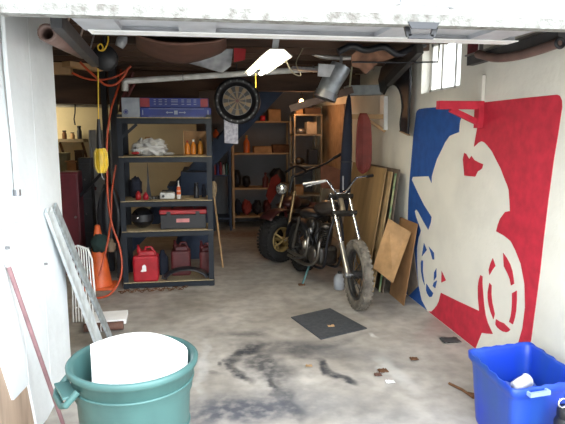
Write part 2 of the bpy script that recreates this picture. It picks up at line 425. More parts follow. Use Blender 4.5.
# ------------------------------------------------------------ foreground: teal trash can with foam sheet
cc = Vector((-.31, 2.37, 0))
t = thing('trash_can', 'large round teal plastic trash can standing open in the foreground', 'trash can', cc)
R1 = .272
PF = .965
prof = [(0,.0),(.205,.0),(.21,.02),(.225,.18),(.232,.19),(.236,.37),(.243,.38),(.252,.55),(.262,.565),(.274,.672),(.284,.675),(.290,.680),(.292,.70),(.284,.708),(.272,.705),(.262,.69),(.250,.56),(.232,.37),(.222,.18),(.198,.03),(0,.03)]
prof = [(a_*PF, b_) for a_, b_ in prof]
build('body', MB().lathe(prof, cc, n=56), teal, t)
bd = MB()
for zz, rr in ((.615,.258),(.40,.236)): bd.torus(cc+Vector((0,0,zz)), (0,0,1), rr, .006, n=56, m=8)
build('rib', bd, teal, t)
for sx in (-1, 1):
    h = MB(); a = math.radians(205 if sx < 0 else 72); dr = Vector((math.cos(a), math.sin(a), 0)); tn = Vector((-dr.y, dr.x, 0))
    c0 = cc+dr*.258+Vector((0,0,.60))
    h.tube([c0-tn*.085+Vector((0,0,.05)), c0-tn*.08+dr*.05, c0-tn*.05+dr*.06-Vector((0,0,.01)), c0+tn*.05+dr*.06-Vector((0,0,.01)), c0+tn*.08+dr*.05, c0+tn*.085+Vector((0,0,.05))], .014, n=10)
    h.beam(c0-tn*.08+dr*.03+Vector((0,0,.03)), c0+tn*.08+dr*.03+Vector((0,0,.03)), .06, .012)
    build('handle', h, teal, t, bevel=.004)
# curved white foam sheet standing in the can
g = []
for i in range(25):
    u = i/24; x = -.30+.435*u
    row = []
    for k in range(9):
        v = k/8
        yy = cc.y+.03+.10*math.sin(PI*u)*.6 + .0*v
        zz = .10+(.635+.075*(math.sin(PI*min(1,.12+u*.80))**.45)-.05*u**4)*v
        row.append(Vector((cc.x+x+.09, yy+v*.05, zz)))
    g.append(row)
# clamp the sheet inside the can
for row in g:
    for v in row:
        d2 = Vector((v.x-cc.x, v.y-cc.y)); lim = .19+.045*min(1, v.z/.66)
        if d2.length > lim: d2 *= lim/d2.length; v.x = cc.x+d2.x; v.y = cc.y+d2.y
for row in g:
    for v in row: v.x += .022; v.y -= .03; v.z = .10+(v.z-.10)*.955
for row in g:
    for v in row:
        d2 = Vector((v.x-cc.x, v.y-cc.y)); lim = .175+.055*min(1, v.z/.66)
        if d2.length > lim: d2 *= lim/d2.length; v.x = cc.x+d2.x; v.y = cc.y+d2.y
fm = MB(); fm.sheet(g)
solo('foam_sheet', fm, foam, 'curved white foam sheet stuffed upright into the teal trash can', 'foam sheet', cc+Vector((0,0,.1)), solid=.02)

# ------------------------------------------------------------ blue bin
cor = {'BL': onZ(467,348,.40), 'BR': onZ(532,340,.40)}
P0 = Vector((1.50,2.92,0)); P1 = Vector((2.03,3.00,0)); P3 = Vector((1.43,2.38,0)); P2 = Vector((1.98,2.47,0))
P0 = onZ(467,349,.42); P1 = onZ(530,341,.42); P3 = onZ(513,390,.42)
u = (P1-P0)
P1 = P0+u; P2 = P3+u*1.0
for p in (P0,P1,P2,P3): p.z = 0
cb = (P0+P1+P2+P3)/4
def ring(k, z, r=.05, n=6, wav=0):
    out = []; cs = [P0,P1,P2,P3]
    for i in range(4):
        a, b, c = cs[i-1], cs[i], cs[(i+1)%4]
        b_ = cb+(b-cb)*k
        d1 = (a-b).normalized(); d2 = (c-b).normalized()
        for q in range(n+1):
            s = q/n; pt = b_+d1*r*(1-s)**2+d2*r*s**2
            out.append(Vector((pt.x, pt.y, z)))
        nb = cb+(c-cb)*k
        for q in range(1, 9):
            s = q/9; A = b_+d2*r; B = nb-d2*r
            pt = A+(B-A)*s; nrm = Vector((d2.y,-d2.x,0)) ; nrm = nrm if nrm.dot(pt-cb) > 0 else -nrm
            pt = pt+nrm*wav*math.cos(s*PI*9)
            out.append(Vector((pt.x, pt.y, z)))
    return out
rings = [ring(.80,.004),ring(.82,.02,wav=.003),ring(.93,.34,wav=.004),ring(.95,.36),ring(1.0,.378,r=.035,wav=.004),ring(1.01,.416,r=.035,wav=.006),ring(.985,.42,r=.035,wav=.006),ring(.95,.40,wav=.004),ring(.91,.34,wav=.004),ring(.79,.03),]
n = len(rings[0]); vs = [v for r_ in rings for v in r_]; fs = []
for i in range(len(rings)-1):
    for k in range(n): fs.append((i*n+k, i*n+(k+1)%n, (i+1)*n+(k+1)%n, (i+1)*n+k))
t = thing('recycling_bin', 'rectangular blue plastic recycling bin on the floor below the mural', 'recycling bin', cb)
bn = MB(); bn.add(vs, fs, True); bn.add(rings[0], [tuple(range(n))]); bn.add(rings[-1], [tuple(range(n))])
build('body', bn, bluep, t)
mid = P3+(P2-P3)*.32; dn = (P3-P0).normalized(); du = (P2-P3).normalized()
h = MB()
for s_ in (-1, 1): h.box(tuple(mid+du*.055*s_+dn*.018+Vector((0,0,.395))), (.012,.03,.02), math.atan2(du.y,du.x))
h.beam(mid-du*.06+dn*.03+Vector((0,0,.395)), mid+du*.06+dn*.03+Vector((0,0,.395)), .014, .022)
build('handle', h, mat('pale worn blue plastic', (.25,.35,.75), .5), t)
cp = onZ(520,384,.32)
c = cb+Vector((-.06,-.02,.045)); ax = Vector((.75,.35,.35)).normalized()
c = onZ(521,383,.285); ax = Vector((.93,.30,.12)).normalized()
# paper cup leaning on crumpled sheet in the bin
cup = MB().lathe([(0,-.055),(.025,-.055),(.037,.052),(.034,.052),(.023,-.049),(0,-.049)], c+Vector((0,0,0)), ax, 24)
t = thing('paper_cup', 'white paper cup lying inside the blue recycling bin', 'cup', c)
build('body', cup, foam, t)
bs = MB(); bs.torus(c+ax*.052, ax, .036, .003, n=24, m=8); build('rim', bs, foam, t)
fl = MB(); gg = []
for i in range(13):
    gg.append([cb+(P1-P0)*((i/12-.5)*.74)+(P3-P0)*((k/12-.5)*.74)+Vector((0,0,.215+.05*mnoise.noise(Vector((i*.35,k*.35,2))))) for k in range(13)])
solo('plastic_sheet', MB().sheet(gg), mat('rumpled blue grey film', (.10,.16,.45), .35, bump=.3), 'rumpled bluish plastic film filling the bottom of the blue bin', 'plastic sheet', cb+Vector((0,0,.18)), solid=.008)
# dark canister at the picture's right edge
q = onZ(563,424,.18); q = Vector((1.565,2.27,0))
q = onZ(567,420,.26); q.z = 0
t = thing('canister', 'black ribbed canister in front of the blue bin at the right edge', 'canister', q)
build('body', MB().lathe([(0,0),(.055,0),(.06,.02),(.06,.10),(.055,.11),(.06,.12),(.06,.25),(.05,.27),(.045,.28)], q, n=28), blackm, t)
build('cap', MB().lathe([(.047,.275),(.05,.28),(.05,.315),(.044,.325),(0,.325)], q, n=28), blackm, t)
build('ring', MB().torus(q+Vector((-.03,0,.352)), (0,1,0), .024, .005, n=20, m=8), chrome, t, label='small pale ring')

# ------------------------------------------------------------ things on the floor
cs = [onZ(*p) for p in ((291,318),(330,309),(367,329),(321,340))]
m = MB(); m.prism([c+Vector((0,0,.002)) for c in cs], (0,0,.008))
solo('rubber_mat', m, mat('dark grey rubber mat', (.055,.06,.068), .8, scale=30, bump=.3), 'square dark grey rubber mat lying on the concrete before the motorcycle', 'mat', cs[0])
def leafy(name, px, r, m_, label, cat, seed):
    c = onZ(*px); gg = []
    for i in range(9):
        gg.append([c+Vector(((i/8-.5)*r*2*(1+.3*mnoise.noise(Vector((i,k,seed)))), (k/8-.5)*r*1.4*(1+.4*mnoise.noise(Vector((k,i,seed)))), .008+.018*abs(mnoise.noise(Vector((i*.5,k*.5,seed)))))) for k in range(9)])
    return solo(name, MB().sheet(gg), m_, label, cat, c, solid=.003)
leafy('rag', (450,341), .075, mat('black oily rag', (.05,.05,.052), .9), 'small dark oily rag on the floor beside the mural', 'rag', 3)
leafy('dead_leaf', (414,360), .030, rust, 'brown dead leaf on the concrete, nearest the dark rag', 'leaf', 5)
leafy('dead_leaf', (383,372), .035, rust, 'curled brown leaf beside the white paint spot', 'leaf', 7)
leafy('dead_leaf', (378,376), .025, brownm, 'tiny dark leaf touching the curled brown leaf', 'leaf', 8)
leafy('dead_leaf', (309,367), .022, tan, 'pale dry leaf in the middle of the black tyre smears', 'leaf', 9)
leafy('dead_leaf', (331,327), .028, tan, 'tan dry leaf lying near the rubber mat front corner', 'leaf', 10)
leafy('paper_scrap', (390,383), .030, foam, 'crumpled white scrap among the black smears at right', 'scrap', 11)
a = onZ(449,385); b2 = onZ(473,399)
t = thing('iron_bar', 'short rusty bar lying on the floor left of the blue bin', 'bar', (a+b2)/2)
build('rod', MB().tube([a+Vector((0,0,.012)), a*.5+b2*.5+Vector((.01,0,.014)), b2+Vector((0,0,.012))], .009), rust, t)
build('hooked_end', MB().tube([b2+Vector((0,0,.012)), b2+Vector((.02,.03,.014)), b2+Vector((-.01,.05,.014))], .011), rust, t)
# rusty chain in front of the shelf
t = thing('chain', 'rusty chain stretched along the floor in front of the black shelf', 'chain', onZ(150,290))
for i in range(34):
    p = onZ(120+i*2.0, 293-i*.12+1.2*math.sin(i*1.3)); p.z = .016
    a = .3*math.sin(i*2.1)
    ln = MB(); pts = []
    for k in range(12):
        th = 2*PI*k/12; l = Vector((.018*math.cos(th), .010*math.sin(th), 0))
        if i % 2: l = Vector((l.x, 0, l.y))
        pts.append(p+Matrix.Rotation(a,3,'Z')@l)
    build('link', ln.tube(pts, .0035, 6, closed=True), rust, t)

# ------------------------------------------------------------ against the left wall
t = thing('stick', 'slim maroon stick with a white cap leaning on the white board wall', 'stick', onX(62,424,XL+.07))
A = onX(8,265,XL+.016); Bp = onY(69,452,2.92); Bp = Vector((XL+.10, onX(60,415,XL+.10).y, 0))
Bq = onX(60,415,XL+.12); dirv = (Bq-A).normalized(); L0 = (0-A.z)/dirv.z; bot = A+dirv*L0
build('rod', MB().cyl(A, bot, .011, n=12), stickm, t)
build('cap', MB().cyl(A-dirv*.05, A+dirv*.004, .0135, n=12), wht, t)
# electrical box and conduit
e1 = onX(4,192,XL); e2 = onX(25,218,XL)
t = thing('junction_box', 'white painted electrical box with conduit on the left board wall', 'electrical box', (XL, e1.y, e2.z))
e1 = onX(-6,190,XL+.05); e2 = onX(25,216,XL+.05); e1.z = onX(25,193,XL+.05).z
build('box', bb((XL+.0005,e1.y,e2.z),(XL+.07,e2.y,e1.z-.01)), wallL, t, bevel=.008)
cy_ = onX(12,180,XL).y
build('conduit', MB().tube([(XL+.02,cy_,e1.z-.02),(XL+.02,cy_,e1.z+.25),(XL+.02,cy_-.03,e1.z+.6),(XL+.02,cy_-.035,2.6)], .011), wallL, t)
build('connector', MB().cyl((XL+.02,cy_,e1.z-.015),(XL+.02,cy_,e1.z+.02), .018), steel, t)
q = onX(5,248,XL); solo('nail', MB().cyl((XL+.002,q.y,q.z),(XL+.02,q.y,q.z),.008,n=8), steel, 'short grey bolt in the white wall under the electrical box', 'bolt')
q = onX(44,264,XL); solo('nail', MB().cyl((XL+.002,q.y,q.z),(XL+.02,q.y,q.z),.007,n=8), steel, 'grey bolt beside the leaning aluminium screen frame', 'bolt')

# leaning screen frame (pale aluminium)
T1 = onX(43,213,XL+.015); T2 = onX(51,210,XL+.015)
t = thing('screen_frame', 'pale aluminium frame strips leaning on the left wall behind the can', 'frame', (XL+.2, 4.3, 0))
def lean(p_top, p_bot, w, d_, m_, nm):
    mb = MB(); mb.beam(p_top, p_bot, w, d_, (1,0,0)); return build(nm, mb, m_, t, bevel=.003)
b1 = Vector((XL+.18, 4.15, .02)); b2 = Vector((XL+.185, 4.45, .02))
lean(Vector((XL+.015,3.42,1.22)), Vector((-.80,4.18,.02)), .05, .02, silverst, 'rail')
lean(Vector((XL+.02,3.58,1.22)), Vector((-.75,4.42,.02)), .075, .02, mat('worn grey edge', (.30,.33,.34), .6, scale=20, col2=(.16,.17,.17)), 'side_strip')
lean(Vector((XL+.014,3.5,1.2)), Vector((-.80,4.3,.02)), .10, .006, mat('frosted screen panel', (.72,.78,.80), .5), 'panel')

# white wire rack
t = thing('wire_rack', 'white wire rack standing behind the leaning screen frame', 'rack', (-.93, 4.95, 0))
ytop = 4.7
def rk(px, py, yy): return onY(px, py, yy)
for i in range(8):
    f = i/7
    top = rk(70+f*17, 249-3*(1-abs(2*f-1)), 4.95); botp = rk(74+f*20, 332-f*7, 4.9-.0*f); botp.z = .01
    midp = top+Vector((.0,.0,0))
    mb = MB().tube([top+Vector((-.02,.04,-.01)), top, top+(botp-top)*.04+Vector((.01,0,0)), botp], .006, 8)
    build('wire', mb, wht, t)
mb = MB(); a, c = rk(68,249,4.97), rk(88,249,4.97)
mb.tube([a, (a+c)/2+Vector((0,0,.03)), c, c+Vector((.03,-.01,-.09)), rk(96,310,4.9)], .009, 8)
mb.tube([rk(75,308,4.93), rk(94,303,4.93)], .007, 8)
build('rack_frame', mb, wht, t)
# white flat box and brown roll
a = onZ(94,330); b2 = onZ(124,326)
bx0 = onZ(96,326,.06); t = None
solo('foam_slab', MB().box((-.84,4.82,.062), (.34,.26,.04), .06), foam, 'flat white slab lying on a brown roll behind the trash can', 'foam slab', bevel=.004)
rl = MB(); rl.cyl((-1.0,4.64,.045),(-.68,4.66,.045),.036,n=20)
t = thing('rolled_rug', 'brown rolled mat tied with white string behind the can', 'rolled mat', (-.82,4.67,0))
build('roll', rl, brownm, t); build('string', MB().torus((-.86,4.648,.045),(1,.06,0),.037,.004,n=20,m=6), foam, t)

# ------------------------------------------------------------ black shelf unit
SX0, SX1, SY0, SY1 = -.845, .125, 5.93, 6.38
t = thing('shelf_unit', 'tall blue-black steel shelf unit with five loaded shelves at left', 'shelving unit', ((SX0+SX1)/2, 6.15, 0))
LV = [.07,.63,.955,1.425,1.83]
for x in (SX0, SX1):
    for yy in (SY0, SY1):
        mb = MB(); sy = 1 if yy == SY0 else -1; sx = 1 if x == SX0 else -1
        mb.bb((x,yy,0),(x+sx*.055,yy+sy*.004,1.86)); mb.bb((x,yy,0),(x+sx*.004,yy+sy*.045,1.86))
        build('upright', mb, shelfm, t)
for i, z in enumerate(LV):
    mb = MB(); zz = z-.008
    mb.bb((SX0,SY0-.004,zz-.055),(SX1,SY0+.0,zz-.002)); mb.bb((SX0,SY1,zz-.055),(SX1,SY1+.004,zz-.002))
    mb.bb((SX0-.004,SY0,zz-.055),(SX0,SY1,zz)); mb.bb((SX1,SY0,zz-.055),(SX1+.004,SY1,zz)); mb.bb((SX0+.0,SY0-.004,zz-.008),(SX1,SY0-.0,zz))
    sh = build('shelf_beam', mb, shelfm, t)
    build('shelf_board', bb((SX0+.005,SY0-.002,z-.012),(SX1-.005,SY1-.004,z)), chip, t)
mb = MB(); mb.beam((SX0+.02,SY0+.01,1.60),(SX0+.20,SY0+.01,1.76),.03,.004,(0,1,0)); build('corner_brace', mb, shelfm, t)
SZ = dict(zip('abcde', LV))
def sx(px, Y=6.0): return onY(px, 150, Y).x
def on_shelf(px, k, Y=6.05): return Vector((sx(px, Y), Y, LV[k]+.001))
# cartons on top
zt = LV[4]+.001
def carton(x0, x1, z0_, z1_, y0, y1, m_, label, ends=None, icons=0):
    t = thing('light_tube_carton', label, 'carton', ((x0+x1)/2, y0, z0_))
    build('box', bb((x0,y0,z0_),(x1,y1,z1_)), m_, t, bevel=.003)
    h_ = z1_-z0_
    if ends:
        for (a, b_, mm, nm) in ends: build(nm, bb((x0+(x1-x0)*a, y0-.0015, z0_+.004),(x0+(x1-x0)*b_, y0-.0002, z1_-.004)), mm, t, label=None)
    if icons:
        mk = MB(); pale = mat('pale carton print', (.24,.27,.34), .6)
        mk.bb((x0+(x1-x0)*.12,y0-.002,z0_+h_*.86),(x0+(x1-x0)*.90,y0-.0004,z0_+h_*.90))
        mk.bb((x0+(x1-x0)*.12,y0-.002,z0_+h_*.10),(x0+(x1-x0)*.90,y0-.0004,z0_+h_*.13))
        cx = (x0+x1)/2; cz = z0_+h_*.5
        mk.bb((cx-.018,y0-.002,cz-.02),(cx+.018,y0-.0004,cz+.02))
        for s_ in (-1, 1):
            mk.bb((cx+s_*.03,y0-.002,cz-.005),(cx+s_*.085,y0-.0004,cz+.005))
            mk.prism([(cx+s_*.085,y0-.002,cz-.014),(cx+s_*.085,y0-.002,cz+.014),(cx+s_*.105,y0-.002,cz)], (0,.0015,0))
        for s_ in (.03,.95): mk.bb((x0+(x1-x0)*s_,y0-.002,z0_+h_*.25),(x0+(x1-x0)*(s_+.012),y0-.0004,z0_+h_*.75))
        build('printed_marks', mk, pale, t)
    return t
rl = mat('red carton print', (.22,.02,.03), .55)
carton(sx(142), .125, zt, zt+.10, 5.95, 6.2, bluebox, 'long blue lamp carton with white arrow marks on the shelf top', icons=1)
cu = carton(sx(142), .10, zt+.102, zt+.20, 5.96, 6.2, bluebox, 'blue lamp carton with red ends, topmost on the shelf unit', ends=[(.0,.14,rl,'end_print'),(.88,.99,rl,'end_print')])
mk = MB(); pale = MATS['pale carton print']
x0, x1 = sx(142), .10
for a, w_ in ((.20,.03),(.27,.05),(.36,.03),(.45,.10),(.60,.04),(.68,.06),(.78,.04)):
    for zz in (.03,.055,.075): build('printed_mark', MB().bb((x0+(x1-x0)*a,5.958,zt+.102+zz),(x0+(x1-x0)*(a+w_),5.9596,zt+.102+zz+.007)), pale, cu)
wc = thing('lamp_carton', 'white carton end with a round blue emblem on the shelf top', 'carton', (sx(132),5.95,zt))
build('box', bb((sx(124),5.95,zt),(sx(142)-.003,6.2,zt+.20)), mat('pale carton', (.28,.31,.36), .6), wc, bevel=.003)
q = Vector((sx(128), 5.948, zt+.055))
mb = MB().torus(q, (0,1,0), .022, .003, n=20, m=6); mb.cyl(q+Vector((0,-.001,0)), q+Vector((0,.0015,0)), .014, n=16)
build('emblem', mb, bluebox, wc)
# shelf 2: white bag, cardboard box with bottles
g0 = on_shelf(150, 3, 6.12)
t = thing('plastic_bag', 'lumpy white plastic bag slumped on the second shelf from the top', 'bag', g0)
mb = MB(); mb.ell(g0+Vector((.02,0,.085)), (.165,.12,.085), n=32, m=20, disp=.5, f=8)
mb.ell(g0+Vector((-.12,-.02,.075)), (.075,.08,.062), n=24, m=14, disp=.5, f=9); mb.ell(g0+Vector((-.09,0,.145)), (.022,.03,.05), n=12, m=8, disp=.3)
mb.ell(g0+Vector((.20,-.02,.02)), (.06,.05,.016), n=16, m=8, disp=.4, f=8)
build('bag', mb, mat('white thin plastic', (.50,.50,.49), .45, var=.06), t)
build('red_print', MB().ell(g0+Vector((-.145,-.085,.030)), (.045,.02,.016), n=14, m=8), red, t, label='red part under the bag')
build('dark_patch', MB().ell(g0+Vector((-.145,-.092,.085)), (.018,.012,.014), n=12, m=8), black, t)
bx = on_shelf(198, 3, 6.24)
mb = MB(); X0, X1 = sx(184,6.2), sx(206.5,6.2)
mb.bb((X0,6.34,bx.z),(X1,6.35,bx.z+.26)); mb.bb((X0,6.08,bx.z),(X0+.008,6.35,bx.z+.27)); mb.bb((X0,6.08,bx.z),(X1,6.35,bx.z+.008)); mb.bb((X1-.008,6.08,bx.z),(X1,6.35,bx.z+.24))
solo('cardboard_box', mb, cardb, 'open cardboard box holding amber bottles on the second shelf', 'box')
def bottle(p, r, h, m_, label, cat='bottle', cap=None, group=None, name='bottle', neck=.35):
    t = thing(name, label, cat, p, group)
    build('body', MB().lathe([(0,0),(r*.95,0),(r,.008),(r,h*.58),(r*.8,h*.68),(r*neck,h*.78),(r*neck,h*.86),(0,h*.86)], p, n=18), m_, t)
    build('cap', MB().lathe([(0,h*.861),(r*neck*1.25,h*.861),(r*neck*1.15,h),(0,h)], p, n=14), cap or blackm, t)
    return t
for i, (px, mm, cap, lab) in enumerate([(187.5,glassm,red,'amber bottle with red cap, leftmost inside the cardboard box'),
        (193.5,glassm,wht,'amber bottle with white cap, middle of the cardboard box'),(200.5,mat('orange juice bottle',(.75,.30,.03),.4),blackm,'orange bottle with dark cap, rightmost inside the cardboard box')]):
    bottle(Vector((sx(px,6.15),6.15,bx.z+.010)), .028, .15+.01*i, mm, lab, cap=cap)
solo('wooden_block', MB().box((sx(148,6.3),6.31,LV[3]+.10), (.06,.04,.20)), cardb, 'upright brown block behind the white plastic bag', 'block')
# shelf 3
for px, lab, hh in ((136.5,'bright red plastic cup on the middle shelf, nearest the left upright',.075),(144,'small dark red cup beside the bright red cup',.062)):
    p = on_shelf(px, 2); t = thing('plastic_cup', lab, 'cup', p)
    build('body', MB().lathe([(0,0),(.028,0),(.030,hh*.5),(.022,hh),(.019,hh),(.025,.006),(0,.006)], p, n=20), red if hh > .07 else mat('crimson plastic',(.40,.01,.03),.4), t)
    build('nub', MB().ell(p+Vector((0,0,hh+.006)), (.014,.014,.014), n=12, m=8), red, t)
p = on_shelf(166, 2, 6.08); t = thing('battery_charger', 'pale grey boxy charger on the middle shelf beside a squeeze bottle', 'charger', p)
build('case', MB().box(p+Vector((0,0,.038)), (.16,.10,.072)), mat('pale grey plastic',(.52,.52,.50),.5), t, bevel=.012)
build('handle', MB().tube([p+Vector((-.06,0,.07)), p+Vector((-.05,0,.092)), p+Vector((.05,0,.092)), p+Vector((.06,0,.07))], .007), blackm, t)
build('knob', MB().cyl(p+Vector((-.04,-.045,.035)), p+Vector((-.04,-.062,.035)), .014), blackm, t)
for k in range(4): solo('socket', MB().box(on_shelf(149+k*3.0,2)+Vector((0,.02*(k%2),.016)), (.028,.03,.030+.006*(k%2)), .3*k), castmet, 'small dark metal fitting in the row right of the red cups', 'metal fitting', group='dark fittings on the middle shelf', bevel=.004)
p = on_shelf(177.5, 2); t = thing('squeeze_bottle', 'white squeeze bottle with an orange label on the middle shelf', 'bottle', p)
build('body', MB().lathe([(0,0),(.022,0),(.023,.09),(.018,.13),(.008,.15),(0,.15)], p, n=18), foam, t)
build('label_band', MB().lathe([(.0235,.05),(.0240,.052),(.0225,.10),(.0185,.135)], p, n=18), orange, t)
build('nozzle', MB().cyl(p+Vector((0,0,.15)), p+Vector((0,0,.20)), .008, .003), wht, t)
bottle(on_shelf(195.5,2,6.1), .030, .17, black, 'black bottle on the middle shelf near the right upright', cap=black, neck=.6)
bottle(on_shelf(203,2,6.2), .026, .14, navy, 'dark navy bottle against the right upright of the middle shelf', cap=navy, neck=.6)
p = on_shelf(134, 2, 6.25); solo('cloth_bundle', MB().ell(p+Vector((0,0,.11)), (.07,.09,.115), n=24, m=14, disp=.4), navy, 'dark cloth bundle behind the red cups', 'cloth')
p = on_shelf(147, 2, 6.3); solo('saw_blade', MB().prism([p+Vector((-.03,0,0)), p+Vector((.03,0,0)), p+Vector((.012,0,.14)), p+Vector((0,0,.38)), p+Vector((-.004,0,.38)), p+Vector((-.012,0,.14))], (0,.012,0)), black, 'thin dark pointed blade standing at the back of the middle shelf', 'blade')
# shelf 4: toolbox, helmet
a, c = sx(157,6.0), sx(207,6.0); z = LV[1]+.001
t = thing('toolbox', 'black toolbox with a red lid on the second shelf from the floor', 'toolbox', ((a+c)/2,6.1,z))
c -= .015
build('body', MB().box(((a+c)/2,6.12,z+.08), ((c-a)*.96,.24,.16)), blackm, t, bevel=.008)
lid = build('lid', MB().box(((a+c)/2,6.12,z+.188), (c-a,.26,.05)), red, t, bevel=.01)
build('handle', MB().tube([(a+.13,6.12,z+.21),(a+.15,6.12,z+.24),(c-.15,6.12,z+.24),(c-.13,6.12,z+.21)], .009), blackm, lid)
for xx in (a+.10, c-.10): build('latch', bb((xx-.022,5.975,z+.135),(xx+.022,5.99,z+.195)), blackm, t)
build('badge', bb(((a+c)/2-.075,5.992,z+.075),((a+c)/2+.065,6.0,z+.115)), mat('pink badge',(.60,.22,.22),.5), t, label='pale red maker badge')
p = on_shelf(140, 1, 6.14); t = thing('helmet', 'black helmet with a small bright glint beside the toolbox', 'helmet', p)
build('shell', MB().ell(p+Vector((0,0,.115)), (.12,.14,.115), n=28, m=18), mat('glossy black shell',(.008,.008,.01),.08), t)
build('visor', MB().lathe([(.128,-.035),(.13,.0),(.126,.04)], p+Vector((0,-.012,.12)), (0,0,1), 28, True, sx=.94, sy=1.02), blackm, t)
build('shell_glint', MB().ell(p+Vector((-.04,-.142,.13)), (.012,.008,.012), n=12, m=8), chrome, t)  # bright bead added as the glint on the glossy shell
# shelf 5: fuel cans and fender
def fuel_can(px0, px1, zt_, Y, label, m_, patch=False):
    x0, x1 = sx(px0,Y), sx(px1,Y); z = LV[0]+.001; cx = (x0+x1)/2; w_ = x1-x0
    t = thing('fuel_can', label, 'fuel can', (cx,Y,z)); h_ = zt_
    mb = MB(); mb.box((cx,Y,z+h_*.40),(w_,.20,h_*.80)); build('body', mb, m_, t, bevel=.025)
    mb = MB(); mb.box((cx+w_*.04,Y,z+h_*.86),(w_*.72,.15,h_*.14),None,.75); build('shoulder', mb, m_, t, bevel=.012)
    build('handle', MB().tube([(cx-w_*.05,Y,z+h_*.88),(cx-.0,Y,z+h_*1.02),(cx+w_*.22,Y,z+h_*1.02),(cx+w_*.38,Y,z+h_*.80)], .014), m_, t)
    build('spout', MB().lathe([(.028,0),(.028,.035),(.016,.045),(.012,.09),(0,.09)], (cx-w_*.25,Y,z+h_*.85), (-.15,0,1), 16), m_, t)
    if patch:
        q = Vector((cx-w_*.08,Y-.103,z+h_*.42)); mb = MB()
        mb.prism([q+Vector((-.032,0,-.03)), q+Vector((-.012,0,-.035)), q+Vector((.03,0,-.03)), q+Vector((.028,0,.028)), q+Vector((.012,0,.045)), q+Vector((-.012,0,.03)), q+Vector((-.014,0,-.008))], (0,.005,0))
        build('label_patch', mb, foam, t)
    return t
fuel_can(129,155,.36,6.02,'bright red fuel can with white sticker at the left of the bottom shelf', mat('bright red fuel can',(.40,.012,.022),.35), True)
fuel_can(168,188,.36,6.22,'dull red fuel can at the back centre of the bottom shelf', mat('dull red fuel can',(.09,.010,.012),.5))
fuel_can(197,209,.34,6.22,'dark red fuel can at the right end of the bottom shelf', dred)
solo('fuel_jug', MB().lathe([(0,0),(.06,0),(.065,.02),(.065,.19),(.03,.24),(.02,.28),(0,.28)], (sx(159,6.25),6.25,LV[0]+.001), n=20), navy, 'dark jug between the two left red fuel cans', 'jug')
# curved black fender
t = thing('motorcycle_fender', 'black curved motorcycle fender lying on the bottom shelf', 'fender', (sx(183,6.02),6.0,LV[0]))
fc = Vector((sx(183,6.0),6.0,LV[0]-.02)); g = []
for i in range(21):
    th = PI*(.08+.84*i/20); row = []
    for k in range(7):
        s = (k/6-.5)*2; rr = .24-.035*s*s
        row.append(fc+Vector((-rr*math.cos(th)*1.05, s*.085-.03, .03+rr*math.sin(th)*.55)))
    g.append(row)
build('shell', MB().sheet(g), black, t, solid=.006)
for s_ in (-1, 1): build('bracket', MB().tube([fc+Vector((s_*.245,-.02,.085)), fc+Vector((s_*.26,-.04,.05)), fc+Vector((s_*.205,-.045,.040))], .012, 8), black, t)

# ------------------------------------------------------------ between the shelf unit and the left wall
cb_ = Vector((-1.11, 6.05, 0))
t = thing('traffic_cone', 'orange traffic cone wearing a dark green cap beside the shelf unit', 'traffic cone', cb_)
build('base', MB().box(cb_+Vector((0,0,.015)), (.32,.32,.03)), orange, t, bevel=.01)
build('cone_body', MB().lathe([(.135,.03),(.125,.06),(.028,.68),(.022,.69),(.0,.69)], cb_, n=32), orange, t)
solo('cap', MB().ell(cb_+Vector((.03,-.055,.50)), (.10,.075,.10), n=22, m=14, disp=.35), cloth_dk, 'dark green cloth cap hung on the orange traffic cone', 'cap')
solo('work_glove', MB().ell(cb_+Vector((.135,-.05,.47)), (.055,.05,.075), n=18, m=12, disp=.5), mat('dusty brown leather',(.20,.14,.09),.8), 'dusty brown glove bundle tucked beside the green cap', 'glove')
# black wooden posts
def post(px0, px1, Y, w, m_, lab):
    x0, x1 = onY(px0,200,Y).x, onY(px1,200,Y).x
    return solo('support_post', bb((x0,Y,0),(x1,Y+w,ZC-.21)), m_, lab, 'post', ((x0+x1)/2,Y,0))
post(114,121,6.40,.09,black,'black square support post directly left of the shelf unit')
post(106,111,6.75,.08,mat('near black navy paint',(.02,.02,.028),.6),'dark thinner post behind the orange hose')
# dark drape by the post
g = []
for i in range(12):
    z = .35+.75*i/11; wd = .05+.09*math.sin(PI*min(1,(11-i)/11*1.0))
    g.append([Vector((-1.02+(k/8-.5)*2*wd, 6.33+.02*math.sin(k*1.7), z)) for k in range(9)])
solo('dark_coat', MB().sheet(g), black, 'black cloth hanging behind the orange hose above the cone', 'cloth', solid=.01)
# orange hose: hangs from the ceiling in two runs and loops on the floor
def pth(l, Y): return [onY(x, y, Y+dy) for x, y, dy in l]
hp = pth([(121,70,.3),(119,85,.1),(111,110,-.05),(107,140,-.1),(107,170,-.1),(108,200,-.1),(112,225,-.1),(119,245,-.12),(122,265,-.15)], 6.0)
tail = [(119,282,.03),(110,294,.015),(98,298,.015),(90,296,.015)]
hp += [onZ(x, y, .02) if i else onY(x, y, 5.78) for i, (x, y, _) in enumerate(tail)]
def smooth(pts, n=6):
    P = [Vector(p) for p in pts]; P = [P[0]*2-P[1]]+P+[P[-1]*2-P[-2]]; out = []
    for i in range(1, len(P)-2):
        for k in range(n):
            s = k/n; a, b, c, d = P[i-1:i+3]
            out.append(.5*((2*b)+(c-a)*s+(2*a-5*b+4*c-d)*s*s+(3*b-a-3*c+d)*s**3))
    return out+[P[-2]]
t = thing('extension_hose', 'orange hose hanging beside the shelf unit and looping on the floor', 'hose', onZ(110,296))
build('front_run', MB().tube(smooth(hp), .011, 8), hosem, t)
hp2 = pth([(116,165,0),(112,190,0),(111,215,0),(108,240,-.2),(103,262,-.25),(99,276,-.3)], 6.0)
build('rear_run', MB().tube(smooth(hp2), .010, 8), hosem, t)
